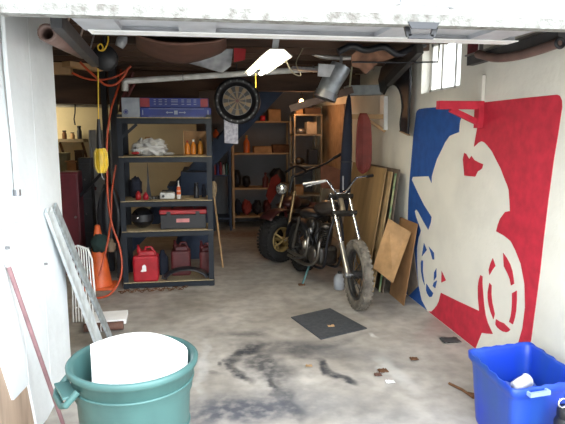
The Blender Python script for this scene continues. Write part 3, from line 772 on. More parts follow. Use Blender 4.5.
# orange cords swagging under the ceiling
solo('ceiling_cord', MB().tube(smooth(pth([(72,73,0),(84,78,0),(97,80,0),(112,78,0),(124,72,0),(131,66,0)],5.8)), .010, 8), hosem, 'orange cord swagging low across the ceiling near the black reel', 'cord')
solo('ceiling_cord', MB().tube(smooth(pth([(80,62,0),(88,70,0),(97,78,0),(106,85,0),(116,84,0),(124,76,0),(128,68,0)],5.6)), .011, 8), hosem, 'thicker orange cord crossing in front of the other orange swag', 'cord')
# red straps / tools under the ceiling left of cartons
for pts, r, lab in (([(133,72),(128,86),(122,100),(120,112)],.018,'dark red strap hanging left of the cartons, the left one'),([(131,74),(134,84),(127,98)],.015,'dark red strap hanging against the pale strip above the cartons')):
    solo('strap', MB().tube([onY(x,y,6.15) for x,y in pts], r, 8), dred, lab, 'strap')
# cord reel and drop light
rc = onY(105,58,4.9)
t = thing('cord_reel', 'round black cord reel under the ceiling with a yellow cord', 'cord reel', rc)
build('reel_body', MB().lathe([(0,-.05),(.10,-.05),(.105,-.04),(.10,-.02),(.085,-.018),(.085,.018),(.10,.02),(.105,.04),(.10,.05),(0,.05)], rc, (0,1,0), 32), blackm, t)
build('hanger', MB().tube([rc+Vector((0,0,.09)), rc+Vector((0,0,.26))], .012), blackm, t)
build('cord_coil', MB().tube(smooth([onY(x,y,4.8) for x,y in ((108,34),(108,42),(104,50),(99,50),(98,46),(101,44),(103,48),(101,51))]), .006, 8), yellow, t)
dl = onY(101,160,4.88)
ct = onY(98,66,4.88)
t = thing('drop_light', 'yellow caged work light hanging on a yellow cord at left', 'work light', dl-Vector((0,0,.12)))
build('cord', MB().tube([ct, onY(98.5,120,4.88)], .005, 8), yellow, t)
build('socket_handle', MB().tube([onY(98.5,119,4.88), onY(99,134,4.88), onY(100,149,4.88)], [.012,.022,.03], 12), blackm, t)
build('lamp_cage', MB().lathe([(.012,.105),(.035,.095),(.048,.07),(.052,.0),(.050,-.06),(.035,-.10),(.01,-.112),(0,-.112)], dl, n=18), yellow, t)
cg = MB()
for k in range(8):
    a = 2*PI*k/8; dr = Vector((math.cos(a), math.sin(a), 0))
    cg.tube([dl+dr*.036+Vector((0,0,.10)), dl+dr*.054+Vector((0,0,.06)), dl+dr*.056+Vector((0,0,-.05)), dl+dr*.03+Vector((0,0,-.11))], .004, 6)
build('cage_ribs', cg, mat('pale yellow plastic',(.80,.62,.12),.5), t)
build('hook', MB().tube([dl+Vector((0,0,-.11)), dl+Vector((.0,0,-.15)), dl+Vector((.02,0,-.17)), dl+Vector((.02,0,-.15))], .004, 6), steel, t)

# ------------------------------------------------------------ side room on the left
def xb(px, Y): return onY(px,150,Y).x
def zb_(py, Y): return onY(80,py,Y).z
t = thing('maroon_cabinet', 'tall maroon cabinet standing just beyond the white left wall', 'cabinet', (xb(68,6.6),6.6,0))
x0, x1, zt = xb(58,6.6), xb(76,6.6), zb_(172,6.6)
build('body', bb((x0,6.61,.0),(x1,6.86,zt)), maroon, t, bevel=.01)
dd = build('door', bb((x0+.015,6.59,.06),(x1-.015,6.609,zt-.03)), maroon, t)
build('knob', MB().cyl((x1-.04,6.57,.7),(x1-.04,6.59,.7),.014), steel, dd)
t = thing('dark_cabinet', 'dark cluttered cabinet between the maroon cabinet and grey locker', 'cabinet', (xb(83,6.9),6.9,0))
x0, x1, zt = xb(77,6.9), xb(90,6.9), zb_(158,6.9)
build('body', bb((x0,6.91,0),(x1,7.08,zt)), black, t, bevel=.01)
for k in range(3): build('drawer', bb((x0+.012,6.895,.08+k*.42),(x1-.012,6.909,.46+k*.42)), blackm, t)
for k in range(3): build('knob', MB().ell(((x0+x1)/2,6.885,.27+k*.42),(.012,.012,.012),n=10,m=6), steel, t)
t = thing('grey_locker', 'tall grey metal locker panel behind the yellow work light', 'locker', (xb(100,7.1),7.1,0))
x0, x1, zt = xb(89.5,7.1), xb(113,7.1), zb_(130,7.1)
build('body', bb((x0,7.12,0),(x1,7.5,zt)), greym, t)
build('door', bb((x0+.03,7.105,.04),(x1-.01,7.119,zt-.02)), greym, t); build('hinge_strip', bb((x0,7.10,0),(x0+.022,7.119,zt)), mat('pale grey edge',(.33,.33,.33),.5), t)
build('rubber_foot', MB().ell((x0+.05,7.08,zt-.72),(.02,.015,.025),n=12,m=8), dred, t, label='small red tag on the door')
solo('diagonal_bar', MB().beam(onY(79,197,6.7), onY(107,168,6.6), .03,.03), black, 'dark diagonal bar across the grey locker below the work light', 'bar')
# workbench shelf with clutter
wy = 8.2; zt = zb_(176,wy)
t = thing('workbench', 'workbench with cluttered top seen past the end of the white wall', 'workbench', (xb(68,wy),wy,0))
x0, x1 = xb(30,wy), xb(88,wy)
build('top', bb((x0,wy,zt-.05),(x1,wy+.6,zt)), tan, t)
for xx in (x0+.05, x1-.05):
    for yy in (wy+.05, wy+.55): build('leg', bb((xx-.03,yy-.03,0),(xx+.03,yy+.03,zt-.051)), joistm, t)
for px, w_, h_, m_, lab, nm in ((64,.12,.30,mat('olive box',(.22,.20,.12),.7),'olive box on the workbench nearest the white wall','storage_box'),(71.5,.16,.19,mat('copper box',(.42,.20,.09),.5),'copper-brown box glowing on the workbench top','storage_box'),(79,.10,.34,joistm,'tall dark brown box at the right end of the workbench','storage_box')):
    p = Vector((xb(px,wy+.2), wy+.22, zt)); mb = MB().box(p+Vector((0,0,h_/2)), (w_,.2,h_)); tt = thing(nm, lab, 'box', p)
    build('body', mb, m_, tt, bevel=.01); build('lid', MB().box(p+Vector((0,0,h_+.012)), (w_*1.05,.21,.024)), m_, tt)
zs = zb_(146,wy)
t = thing('wall_cupboard_shelf', 'pale shelf on the cream wall above the workbench', 'shelf', (xb(66,9.1),9.1,zb_(147,9.0)))
build('board', bb((xb(40,9.0),8.85,zb_(142,8.9)),(xb(86,9.0),9.19,zb_(139,8.9))), mat('dusty brown shelf',(.25,.2,.13),.7), t)
for xx in (xb(62,9.0), xb(84,9.0)): build('bracket', MB().beam((xx,9.18,zb_(158,8.9)),(xx,8.9,zb_(143,8.9)),.03,.03,(1,0,0)), joistm, t)
for k, (px, h_, m_) in enumerate(((65,.13,rust),(73,.10,tan),(80,.20,black))):
    p = Vector((xb(px,8.95), 8.97, zb_(139,8.9)+.001-.0)); bottle(p-Vector((0,0,0)), .035, h_, m_, ['rusty can on the pale side room shelf, nearest the white wall','tan jar on the pale side room shelf, middle','black bottle at the right end of the side room shelf'][k], neck=.7)
# hanging hook things and white beam
solo('white_pipe', MB().cyl((XS+.01,8.6,zb_(105,8.6)),(-1.32,8.6,zb_(105,8.6)),.035), mat('grey white pipe',(.5,.5,.47),.5), 'pale horizontal pipe near the ceiling of the side room', 'pipe')
solo('chain_hook', MB().tube([onY(75,102,8.555), onY(75,113,8.555), onY(74,119,8.555), onY(75,125,8.555)], .010, 8), black, 'dark hook hanging in front of the cream side room wall', 'hook')
# wooden planks stored under the joists at left
solo('stored_plank', MB().bb(onY(57,74,6.35)-Vector((.2,0,.0)), Vector((onY(70,69,6.35).x, 6.49, ZC-.201))), tan, 'pale board end stored under the joists beside the white wall', 'plank')
solo('stored_plank', MB().beam(onY(66,64,5.6), onY(99,69,5.9), .12, .05), tan, 'longer pale board lying under the joists behind the cord reel', 'plank')

# ------------------------------------------------------------ garage door hardware
t = thing('door_spring', 'brown rolled spring tube under the ceiling at the left wall top', 'spring tube', (-.8,4,2.2))
a = onY(47,33,2.9); b2 = onY(82,52,4.0)
d_ = (b2-a).normalized()
build('tube', MB().lathe([(.028,0),(.045,0),(.045,(b2-a).length),(.028,(b2-a).length)], a, d_, 22, closed=True), mat('brown enamel tube',(.16,.10,.085),.5), t)
t = thing('door_track', 'dark steel door track running back from the left wall top', 'door track', (-.7,3.5,2.2))
a = onY(56,20,2.75); b2 = onY(95,62,4.3)
build('rail', MB().beam(a, b2, .05, .07, (0,0,1)), mat('dark steel track',(.07,.07,.075),.5,.3), t)
for k in range(3): build('hanger', MB().beam(a+(b2-a)*(.2+.3*k)+Vector((0,0,.03)), a+(b2-a)*(.2+.3*k)+Vector((.06,0,.22)), .03, .004), steel, t)
t = thing('door_track', 'dark steel door track running back along the right wall above the bracket', 'door track', (2.0,3.2,2.1))
a = onX(470,61,2.02); b2 = onX(562,34,2.02)
build('rail', MB().beam(a, b2, .05, .07), MATS['dark steel track'], t)
build('rail_lip', MB().beam(a+Vector((-.03,0,.035)), b2+Vector((-.03,0,.035)), .03, .012), steel, t)
for k in range(3): build('hanger', MB().beam(a+(b2-a)*(.15+.35*k)+Vector((0,0,.03)), a+(b2-a)*(.15+.35*k)+Vector((.0,0,.25)), .03, .006), steel, t)
sp = [onX(x,y,1.97) for x,y in ((478,54),(495,58),(515,56),(535,51),(556,44),(560,43))]
t = thing('door_spring', 'brown curved spring tube beneath the right door track', 'spring tube', sp[-1])
build('tube', MB().tube(smooth(sp), .028, 14), MATS['brown enamel tube'], t)
build('end_cap', MB().torus(sp[-1], (sp[-1]-sp[-2]), .024, .010, n=20, m=8), black, t)
solo('clamp_plate', MB().bb((XR-.03,onX(478,50,XR).y,onX(478,50,XR).z-.06),(XR-.0005,onX(471,50,XR).y,onX(478,50,XR).z+.08)), maroon, 'dark maroon plate on the right wall behind the door track', 'plate')
# thin dark pipe crossing in front of the window
t = thing('conduit_pipe', 'thin dark bent pipe crossing the top of the window', 'pipe', onX(430,60,1.95))
build('pipe', MB().tube([onY(352,62,5.0), onY(400,62.5,4.9), onY(438,62,4.75), onY(439.5,42,4.75)], .008, 8), black, t)

# ------------------------------------------------------------ ceiling pipes, duct, papers
Yp = 5.85
a, c = onY(127,81,Yp+.1), onY(345,67,Yp)
t = thing('white_pipe', 'long white pipe running across the garage above the cartons', 'pipe', (a+c)/2)
build('pipe', MB().cyl(a, c, .03), mat('white pvc',(.62,.62,.6),.4), t)
build('elbow', MB().tube([a, a+Vector((-.02,0,-.01)), onY(125,91,Yp+.1)], .034, 12), MATS['white pvc'], t)
for f in (.25,.55,.85): build('strap', MB().torus(a+(c-a)*f, (c-a), .033, .006, n=16, m=6), steel, t)
t = thing('metal_duct', 'galvanised elbow duct hanging under the ceiling above the motorcycle', 'duct', onY(330,80,5.5))
build('elbow', MB().tube(smooth([onY(341,66,5.5), onY(338,72,5.5), onY(331,83,5.5), onY(325,97,5.5)]), .105, 20), galv, t)
build('collar', MB().tube([onY(327,92,5.5), onY(324.5,99,5.5)], .115, 20), steel, t)
mb = MB(); mb.beam(onY(318,70,5.4), onY(345,72,5.45), .02, .12); build('strap', MB().beam(onY(341,66,5.5)+Vector((0,0,.0)), Vector((onY(341,66,5.5).x, 5.5, ZC-.001)), .03, .004, (0,1,0)), steel, t)
build('flap', mb, mat('pale duct wrap',(.55,.56,.57),.6), t)
solo('flat_duct', MB().beam(onY(290,109,5.9), onY(352,90,5.8), .18, .07, (0,0,1)), mat('brown duct board',(.12,.075,.055),.7), 'flat brown trunking slanting under the round duct', 'trunking')
solo('bright_conduit', MB().tube(smooth([onY(308,51,5.6), onY(320,56,5.6), onY(335,58,5.6), onY(352,58,5.6)]), .022, 10), mat('bright conduit',(.7,.68,.66),.3,.6), 'shiny pale conduit curving under the joists', 'conduit')
solo('foil_strip', MB().beam(onY(292,68,5.7), onY(322,71,5.7), .1, .03), mat('crinkled grey foil',(.35,.35,.37),.4,.4,scale=40,bump=.8), 'crinkled grey foil strip on the white pipe', 'foil')
# brown tarp slung under joists
g = []
for i in range(17):
    u_ = i/16; row = []
    for k in range(9):
        v = k/8; p = onY(136+90*u_, 38, 4.3+.6*v)
        sag = 0.0+.42*math.sin(PI*min(1, u_*1.05))**.8*(.35+.65*v)
        row.append(Vector((p.x, p.y, 2.395-.13*math.sin(PI*u_)**.7*(.4+.6*v)+.02*mnoise.noise(p*4))))
    g.append(row)
solo('brown_tarp', MB().sheet(g), brownm, 'brown tarp sagging under the joists behind the door', 'tarp', solid=.012)
# newspaper sheet tacked
pp = [onY(181,48,4.93), onY(233,49,4.93), onY(231,66,4.93), onY(222,73,4.93), onY(206,68,4.93), onY(188,63,4.93)]
nm = mat('newspaper photo print', (.42,.43,.44), .7, scale=7, col2=(.10,.10,.11), detail=2)
solo('newspaper', MB().prism(pp, (0,.004,0)), nm, 'torn newspaper picture hanging under the joists beside the lamp', 'newspaper')
mb = MB()
for k in range(4): mb.beam(onY(209+k*4,66,4.49), onY(208+k*4,72,4.56), .012, .004, (0,1,0))
solo('hanging_cloth', MB().prism([onY(234,48,4.93), onY(246,49,4.93), onY(245,60,4.93), onY(234,62,4.93)], (0,.006,0)), red, 'red cloth hanging beside the lit lamp and newspaper', 'cloth')
solo('glass_jar', MB().lathe([(0,0),(.035,0),(.042,.03),(.045,.06),(.03,.10),(.02,.11),(0,.11)], onY(119,47,4.8), (.5,0,1), 20), mat('dull glass',(.35,.36,.38),.2), 'glass jar shape tucked in joists right of the cord reel', 'jar')
# insulation / brown torn board at right ceiling
t = thing('torn_board', 'torn brown ceiling board hanging down near the right wall', 'board', onY(375,60,4.7))
pl = [onY(x,y,5.0) for x,y in ((352,55),(362,46),(380,42),(402,44),(412,50),(396,57),(378,63),(366,74),(360,68),(352,66))]
build('board', MB().prism(pl, (0,.03,0)), mat('torn brown board',(.30,.15,.09),.8,var=.35), t)
solo('dark_cloth_strip', MB().tube(smooth([onY(x,y,4.8) for x,y in ((338,52),(352,46),(366,50),(384,47),(398,54),(412,48),(425,44))]), .03, 10), black, 'black bunched cloth running under the joists to the window', 'cloth')
solo('dark_rail', MB().beam(onX(388,82,1.9), onX(420,48,1.9), .06, .09), mat('dark stain',(.03,.026,.024),.7), 'dark rail slanting under the ceiling beside the window', 'rail')

# dartboard and poster
dc = onY(237,101,6.5)
t = thing('dartboard', 'round dartboard with black surround hanging beside the cartons', 'dartboard', dc)
fr = Vector((0,-1,0))
build('surround', MB().lathe([(0,0),(.262,0),(.270,.02),(.262,.045),(.20,.045),(.20,.03),(0,.03)], dc, fr, 48), blackm, t)
ta, tb = MB(), MB()
for k in range(20):
    a0 = 2*PI*(k-.5)/20; a1 = 2*PI*(k+.5)/20; mb = ta if k % 2 else tb
    for r0, r1, tgt in ((.018,.165,mb),):
        q = []
        for s in range(4): a_ = a0+(a1-a0)*s/3; q.append(dc+Vector((r1*math.cos(a_), -.034, r1*math.sin(a_))))
        q += [dc+Vector((r0*math.cos(a1),-.034,r0*math.sin(a1))), dc+Vector((r0*math.cos(a0),-.034,r0*math.sin(a0)))]
        tgt.prism(q, (0,-.004,0))
build('pale_wedges', ta, mat('sisal cream',(.34,.25,.15),.8), t); build('dark_wedges', tb, black, t)
rg = MB()
for r_ in (.165,.10): rg.torus(dc+Vector((0,-.040,0)), (0,1,0), r_, .003, n=48, m=6)
build('wire_ring', rg, steel, t)
build('bullseye', MB().cyl(dc+Vector((0,-.03,0)), dc+Vector((0,-.042,0)), .018), dred, t)
nb = MB()
for k in range(20):
    a_ = 2*PI*k/20; q = dc+Vector((.232*math.cos(a_), -.047, .232*math.sin(a_))); build('number_mark', MB().box(q, (.014,.003,.018)), mat('dim number wire',(.16,.16,.17),.4,.6), t)
build('chain', MB().tube([dc+Vector((0,-.01,.26)), dc+Vector((0,.0,.50))], .006, 8), black, t)
q0 = [onY(x,y,6.46) for x,y in ((224,119.5),(238,120.5),(238,144),(224.5,143))]
solo('paper_poster', MB().prism(q0, (0,.006,0)), mat('scribbled flyer',(.62,.62,.68),.7,scale=28,col2=(.32,.32,.42)), 'pale printed sheet hanging just below the dartboard', 'poster')
# fluorescent lamp
la = onY(252,67,5.0); lb = onY(279,58,5.0); L1 = Vector((.44,4.85,2.19)); L2 = Vector((.88,5.75,2.36))
L1 = onZ(277,56,2.22); L2 = onZ(255,74,2.22)
em = mat('lit fluorescent tube', (1,.93,.72), .5, emit=14, var=0)
t = thing('fluorescent_lamp', 'lit fluorescent shop lamp hanging from the ceiling', 'lamp', (L1+L2)/2)
dd = (L2-L1).normalized(); sd = dd.cross(Vector((0,0,1))).normalized(); upv = sd.cross(dd)
def lp(a, s, u): return L1+dd*a+sd*s+upv*u
Ln = (L2-L1).length
sec = [(-.115,0),(-.05,.05),(.05,.05),(.115,0),(.11,-.004),(.05,.044),(-.05,.044),(-.11,-.004)]
mb = MB(); n = len(sec); vs = [lp(0,s,u) for s,u in sec]+[lp(Ln,s,u) for s,u in sec]
mb.add(vs, [(i, (i+1)%n, (i+1)%n+n, i+n) for i in range(n)]+[tuple(range(n))[::-1], tuple(range(n,2*n))])
build('reflector', mb, mat('lamp reflector white',(.85,.83,.76),.35), t)
for s in (-.055,.055): build('tube', MB().cyl(lp(.02,s,.005), lp(Ln-.02,s,.005), .02), em, t)
br_ = onY(282,50,5.4)
mb = MB(); c0 = lp(Ln*.08,0,.05); mb.beam(c0, Vector((c0.x+.02,c0.y,2.42)), .045, .02, (0,1,0)); mb.box((c0.x+.02,c0.y,2.405), (.13,.05,.02))
build('hanger', mb, mat('grey hanger',(.42,.43,.45),.5), t)
build('pull_cord', MB().tube([lp(Ln-.05,-.0,-.0), lp(Ln-.05,0,0)-Vector((0,0,.13))], .004, 6), yellow, t)
build('power_cord', MB().tube(smooth([lp(.2,.1,-.0), lp(.3,.12,-.06)+Vector((.05,0,-.02)), lp(.5,.2,-.08)+Vector((.08,0,0)), lp(.8,.3,.05), lp(1,.4,.2)]), .005, 6), mat('pale cord',(.5,.45,.3),.5), t)

# ------------------------------------------------------------ stair and back wall shelving
t = thing('staircase', 'dark blue painted staircase rising behind the shelf unit', 'staircase', (0,7.8,0))
A = Vector((-1.15,7.6,0.05)); B = Vector((1.20,7.6,2.42)); dv = (B-A).normalized()
for yy in (7.58, 8.42):
    mb = MB(); mb.prism([(A.x-.12,yy,.0),(A.x+.16,yy,.0),(B.x+.15,yy,2.43),(B.x-.16,yy,2.43)], (0,.04,0)); build('stringer', mb, bluew, t)
N_ = 11
for k in range(1, N_):
    f = k/N_; q = A+(B-A)*f
    if q.z > 2.15: break
    build('tread', bb((q.x-.16,7.62,q.z+.0),(q.x+.10,8.42,q.z+.03)), bluew, t)
build('side_panel', MB().prism([(-.42,7.66,.02),(.0,7.66,1.08),(.10,7.66,1.08),(.16,7.66,0.02)], (0,.02,0)), bluew, t)
solo('blue_crate', bb((onY(181,180,7.3).x,7.25,.0),(onY(212,180,7.3).x,7.55,onY(190,172,7.3).z)), bluew, 'dark blue painted box standing behind the middle shelf', 'box')

def rack(name, label, x0, x1, y0, y1, levels, m_, uw=.035, top=None):
    t = thing(name, label, 'shelving', ((x0+x1)/2, y0, 0)); top = top or levels[-1]
    for x in (x0, x1-uw):
        for yy in (y0, y1-uw): build('upright', bb((x,yy,0),(x+uw,yy+uw,top)), m_, t)
    for z in levels: build('shelf', bb((x0,y0+.002,z-.025),(x1,y1,z)), m_, t)
    return t
Y1 = 9.45
lev = [onY(260,py,Y1).z for py in (216,188,153,121)]
rack('wooden_rack', 'long wooden shelf rack against the back wall behind the motorcycles', onY(232,150,Y1).x, onY(292,150,Y1).x, Y1, Y1+.45, lev, tan)
Y2 = 8.7
lev2 = [onY(300,py,Y2).z for py in (195,165,134,114)]
rack('wire_rack_shelf', 'narrow metal rack in the back right corner', onY(294,150,Y2).x, onY(322,150,Y2).x, Y2, Y2+.45, lev2, mat('brassy steel',(.30,.24,.16),.45,.5), uw=.022)
Y3 = 9.3
lev3 = [onY(222,py,Y3).z for py in (218,175,141)]
rack('small_rack', 'small dark rack of bottles left of the long wooden rack', onY(212,150,Y3).x, onY(231.0,150,Y3).x, Y3, Y3+.5, lev3, bluew)
# bottles
cols = [(.35,.03,.03),(.05,.07,.30),(.30,.02,.04),(.45,.45,.45),(.03,.12,.10),(.40,.35,.30)]
for k, c_ in enumerate(cols):
    nm_ = ['dark red','blue','crimson','pale grey','deep green','beige'][k]
    bottle(Vector((onY(214.5+k*3.0,150,Y3).x, Y3+.08, lev3[1]+.001)), .022, .20+.02*(k%3), mat('bottle '+nm_, c_, .4), nm_+' bottle standing on the small dark back rack', neck=.5)
bottle(Vector((onY(214.5,150,Y3).x+.03, Y3+.1, lev3[2]+.001)), .05, .22, mat('orange can',(.6,.12,.03),.4), 'orange bottle on the top shelf of the small back rack')
X = lambda px, Y: onY(px,150,Y).x
bottle(Vector((X(247,Y1), Y1+.1, lev[2]+.001)), .055, .30, mat('glowing orange bottle',(.70,.15,.03),.35), 'tall orange red bottle on the back wooden rack', cap=mat('amber cap',(.7,.4,.1),.4))
def crate(name, px0, px1, h, Y, z, m_, label, cat, d=.25):
    t = thing(name, label, cat, ((X(px0,Y)+X(px1,Y))/2, Y, z)); x0, x1 = X(px0,Y), X(px1,Y)
    build('body', bb((x0,Y+.02,z+.001),(x1,Y+.02+d,z+h)), m_, t, bevel=.006)
    build('flap', MB().beam((x0,Y+.02+d/2,z+h+.006),(x1,Y+.02+d/2,z+h+.010),d*.96,.008), m_, t)
    return t
crate('cardboard_box', 269, 281, .19, Y1, lev[3], cardb, 'cardboard box on the top shelf of the back wooden rack', 'box')
t = thing('red_tin', 'small bright red tin on the top back shelf beside a cardboard box', 'tin', (X(263.5,Y1),Y1+.1,lev[3]))
p = Vector((X(263.5,Y1),Y1+.1,lev[3]+.001)); build('body', MB().lathe([(0,0),(.045,0),(.045,.085),(0,.085)], p, n=20), mat('hot red tin',(.75,.04,.06),.4), t); build('lid', MB().lathe([(.047,.083),(.047,.095),(0,.095)], p, n=20), red, t)
crate('brown_parcel', 254, 272, .10, Y1, lev[2], cardb, 'long tan parcel on the back rack beside the orange bottle', 'parcel')
crate('dark_parcel', 273, 290, .13, Y1, lev[2], rust, 'rust brown parcel at the right of the second back shelf', 'parcel')
for k, (px, w_, h_, m_, lab) in enumerate(((237.5,.07,.18,black,'black lumpy bag at the left of the third back shelf'),(247,.07,.12,blackm,'small black bag on the third back shelf left of centre'),(279,.14,.19,black,'large black rounded bag on the third back shelf'))):
    p = Vector((X(px,Y1), Y1+.2, lev[1])); solo('black_bag', MB().ell(p+Vector((0,0,h_*.85)), (w_,.13,h_*.85), n=22, m=14, disp=.3), m_, lab, 'bag')
bottle(Vector((X(266,Y1),Y1+.1,lev[1]+.001)), .055, .26, dred, 'dark red bottle on the third back shelf', cap=dred)
crate('flat_tan_box', 268, 291, .07, Y1-.0, lev[1]-.0, mat('dusty tan box',(.30,.2,.12),.8), 'flat tan box in front of the large black bag', 'box', d=.05)
for px, w_, m_, lab in ((238,.075,navy,'dark bundle at the left end of the bottom back shelf'),(247,.085,mat('dull red cloth',(.30,.04,.03),.8),'dull red bundle on the bottom back shelf'),(258,.08,black,'black bundle in the middle of the bottom back shelf'),(268,.075,dred,'dark red bundle behind the fat tyre')):
    p = Vector((X(px,Y1), Y1+.2, lev[0])); solo('cloth_bundle', MB().ell(p+Vector((0,0,.135)), (w_,.13,.13), n=22, m=14, disp=.45), m_, lab, 'bundle')
# right rack contents
crate('white_carton', 307, 317, .18, Y2, lev2[2]-.0, mat('dim cream carton',(.5,.42,.32),.7), 'cream carton on the third shelf of the corner metal rack', 'carton', d=.2)
solo('hand_tool', MB().ell(Vector((X(302,Y2),Y2+.1,lev2[2]+.05)), (.08,.06,.048), n=16, m=10, disp=.3), steel, 'small shiny tool beside the cream carton on the corner rack', 'tool')
crate('black_case', 309, 318, .24, Y2, lev2[1], black, 'black case on the middle shelf of the corner rack', 'case', d=.2)
solo('hand_tool', MB().ell(Vector((X(300,Y2),Y2+.1,lev2[1]+.06)), (.09,.06,.055), n=16, m=10, disp=.4), castmet, 'lumpy metal tool left of the black case', 'tool')
crate('tan_box', 296, 304, .14, Y2, lev2[0], cardb, 'tan box on the lowest visible shelf of the corner rack', 'box', d=.2)
crate('top_box', 296, 303, .10, Y2, lev2[3], cardb, 'small tan box on top of the corner metal rack', 'box', d=.2)
crate('long_top_box', 305, 321, .09, Y2, lev2[3], joistm, 'long brown box on top of the corner metal rack', 'box', d=.2)
# broom
a = onY(212,178,7.0); b2 = onZ(222,262)
t = thing('broom', 'old broom standing upside down beside the shelf unit', 'broom', b2)
a = onY(214,196,6.7); b2 = Vector((onY(223,270,6.7).x, 6.7, .01))
build('handle', MB().cyl(b2, a, .012), tan, t)
d_ = (a-b2).normalized(); build('bristles', MB().lathe([(.018,-.02),(.045,.06),(.05,.14),(.03,.18),(0,.18)], a, d_, 16, True, sy=.5), mat('broom straw',(.36,.27,.17),.9,scale=30), t)

# ------------------------------------------------------------ right side: sheets, umbrella, red cord, fender on wall
# plywood on the right wall, far
solo('leaning_board', MB().prism([onX(322,106,XR-.02),onX(344,104,XR-.02),onX(346,178,XR-.02),onX(322,175,XR-.02)], (.015,0,0)), mat('peach board',(.36,.25,.16),.65), 'tall peach coloured board on the right wall behind the handlebars', 'board')
solo('leaning_board', MB().prism([onY(321,163,7.6),onY(347,172,7.6),onY(347,190,7.6),onY(321,188,7.6)], (0,.02,0)), mat('red brown board',(.28,.10,.05),.6), 'red-brown board edge low beneath the peach board', 'board')
def sheetp(name, c4, th, m_, lab, cat='board', off=(0.02,0,0)):
    return solo(name, MB().prism(c4, off), m_, lab, cat)
# tall plywood sheets leaning on the right wall (thin, long along Y)
def leaning(nm, y0, y1, xbot, xtop, z, m_, lab, th=.014, notch=0):
    c4 = [Vector((xbot,y0,.004)), Vector((xbot,y1,.004)), Vector((xtop,y1,z)), Vector((xtop,y0+notch*.0,z-notch))]
    mb = MB().prism(c4, (th,0,0)); return solo(nm, mb, m_, lab, 'plywood')
pz = 1.42
leaning('plywood_sheet', 5.50, 6.75, 1.72, 1.91, 1.30, ply, 'tall plywood sheet leaning on the right wall behind the front wheel')
leaning('plywood_sheet', 5.42, 6.65, 1.775, 1.95, 1.27, mat('pale plywood',(.48,.33,.17),.6), 'second tall plywood sheet, tucked behind the first', th=.012)
leaning('plywood_sheet', 5.36, 6.5, 1.86, 2.0, 1.30, mat('dark plywood edge',(.16,.12,.09),.7), 'dark thin sheet nearest the wall behind the tall plywood')
solo('green_strip', MB().beam((1.835,5.38,.02),(1.975,5.38,1.26),.018,.012,(0,1,0)), mat('green spotted strip',(.05,.16,.08),.6,scale=14,col2=(.4,.4,.2)), 'narrow green speckled strip between the leaning sheets', 'strip')
# two small hardboard panels forming a peak
pa = [onZ(405,309), onY(378,245,5.0)]
A1 = onX(391,220,2.02)
q = [onY(388,219,5.25), onY(411,233,5.05), onY(393,283,4.98), onY(373,268,5.22)]
solo('hardboard_panel', MB().prism(q, (.008,.012,.006)), mat('light hardboard',(.50,.29,.13),.6), 'tilted tan hardboard square resting against other boards by the mural', 'hardboard')
q2 = [onY(411,234,5.06)+Vector((0,.02,0)), onZ(405,309,.003), onZ(384,298,.003), onY(390,262,5.3)]
q2 = [Vector((2.06,4.98,.80)), Vector((1.93,4.93,.004)), Vector((1.93,5.34,.004)), Vector((2.05,5.42,.80))]
solo('hardboard_panel', MB().prism(q2, (.008,0,0)), ply2, 'darker hardboard sheet standing on the floor beneath the tilted square', 'hardboard')
q3 = [Vector((2.075,4.80,.70)), Vector((2.065,4.80,.25)), Vector((2.065,5.0,.25)), Vector((2.085,4.97,.82))]
solo('hardboard_panel', MB().prism([onX(411,232,2.086),onX(418,286,2.082),onX(408,296,2.07),onX(404,262,2.075)], (.006,0,0)), mat('grey brown board',(.24,.19,.15),.7), 'grey-brown board corner touching the blue mural paint', 'hardboard')
# umbrella / long dark bag hanging
u0, u1 = onY(349,93,5.75), onY(344,216,5.75)
t = thing('folded_umbrella', 'long folded navy umbrella hanging upright behind the forks', 'umbrella', u1)
prof = []; U = (u0-u1); Lu = U.length
build('canopy', MB().lathe([(0,0),(.035,.02),(.062,.2*Lu),(.060,.55*Lu),(.045,.8*Lu),(.022,.96*Lu),(0,Lu)], u1, U.normalized(), 14), navy, t)
build('strap', MB().torus(u1+U*.45, U.normalized(), .062, .006, n=20, m=6), black, t)
build('hanging_cord', MB().tube([u0, onY(352,66,5.75)], .010, 8), mat('pale cord',(.5,.45,.3),.5), t)
# wooden bracket on right wall holding red cord
Yh = 6.05; zr = onY(365,117,Yh).z
t = thing('wood_bracket', 'pale wooden wall bracket holding the coiled red cord', 'bracket', (XR,Yh,zr))
build('arm', bb((onY(352,117,Yh).x,Yh-.02,zr-.02),(XR-.002,Yh+.02,zr+.03)), tan, t)
build('brace', MB().beam((onY(366,120,Yh).x,Yh,zr-.02),(XR-.02,Yh,zr-.16),.03,.03,(0,1,0)), tan, t)
t = thing('red_cord_coil', 'coiled red cord hanging in long loops from the wooden bracket', 'cord', onY(363,170,Yh))
zl = onY(363,172,Yh).z
for k in range(9):
    xc = onY(362.5,117,Yh).x; sp_ = .006+.0085*k; zz = zl+.03*((k*7)%5)/5
    pts = [Vector((xc-sp_*.5,Yh-.03,zr+.035)), Vector((xc-sp_,Yh-.035-.004*k,zr-.1)), Vector((xc-sp_*1.1,Yh-.035-.004*k,zz+.12)), Vector((xc-sp_*.4,Yh-.035-.004*k,zz)), Vector((xc+sp_*.6,Yh-.035-.004*k,zz+.01)), Vector((xc+sp_*1.2,Yh-.035-.004*k,zz+.13)), Vector((xc+sp_,Yh-.035-.004*k,zr-.1)), Vector((xc+sp_*.5,Yh-.03,zr+.035))]
    build('loop', MB().tube(smooth(pts,4), .008, 6, closed=True), mat('red cord',(.26,.045,.035),.5), t)
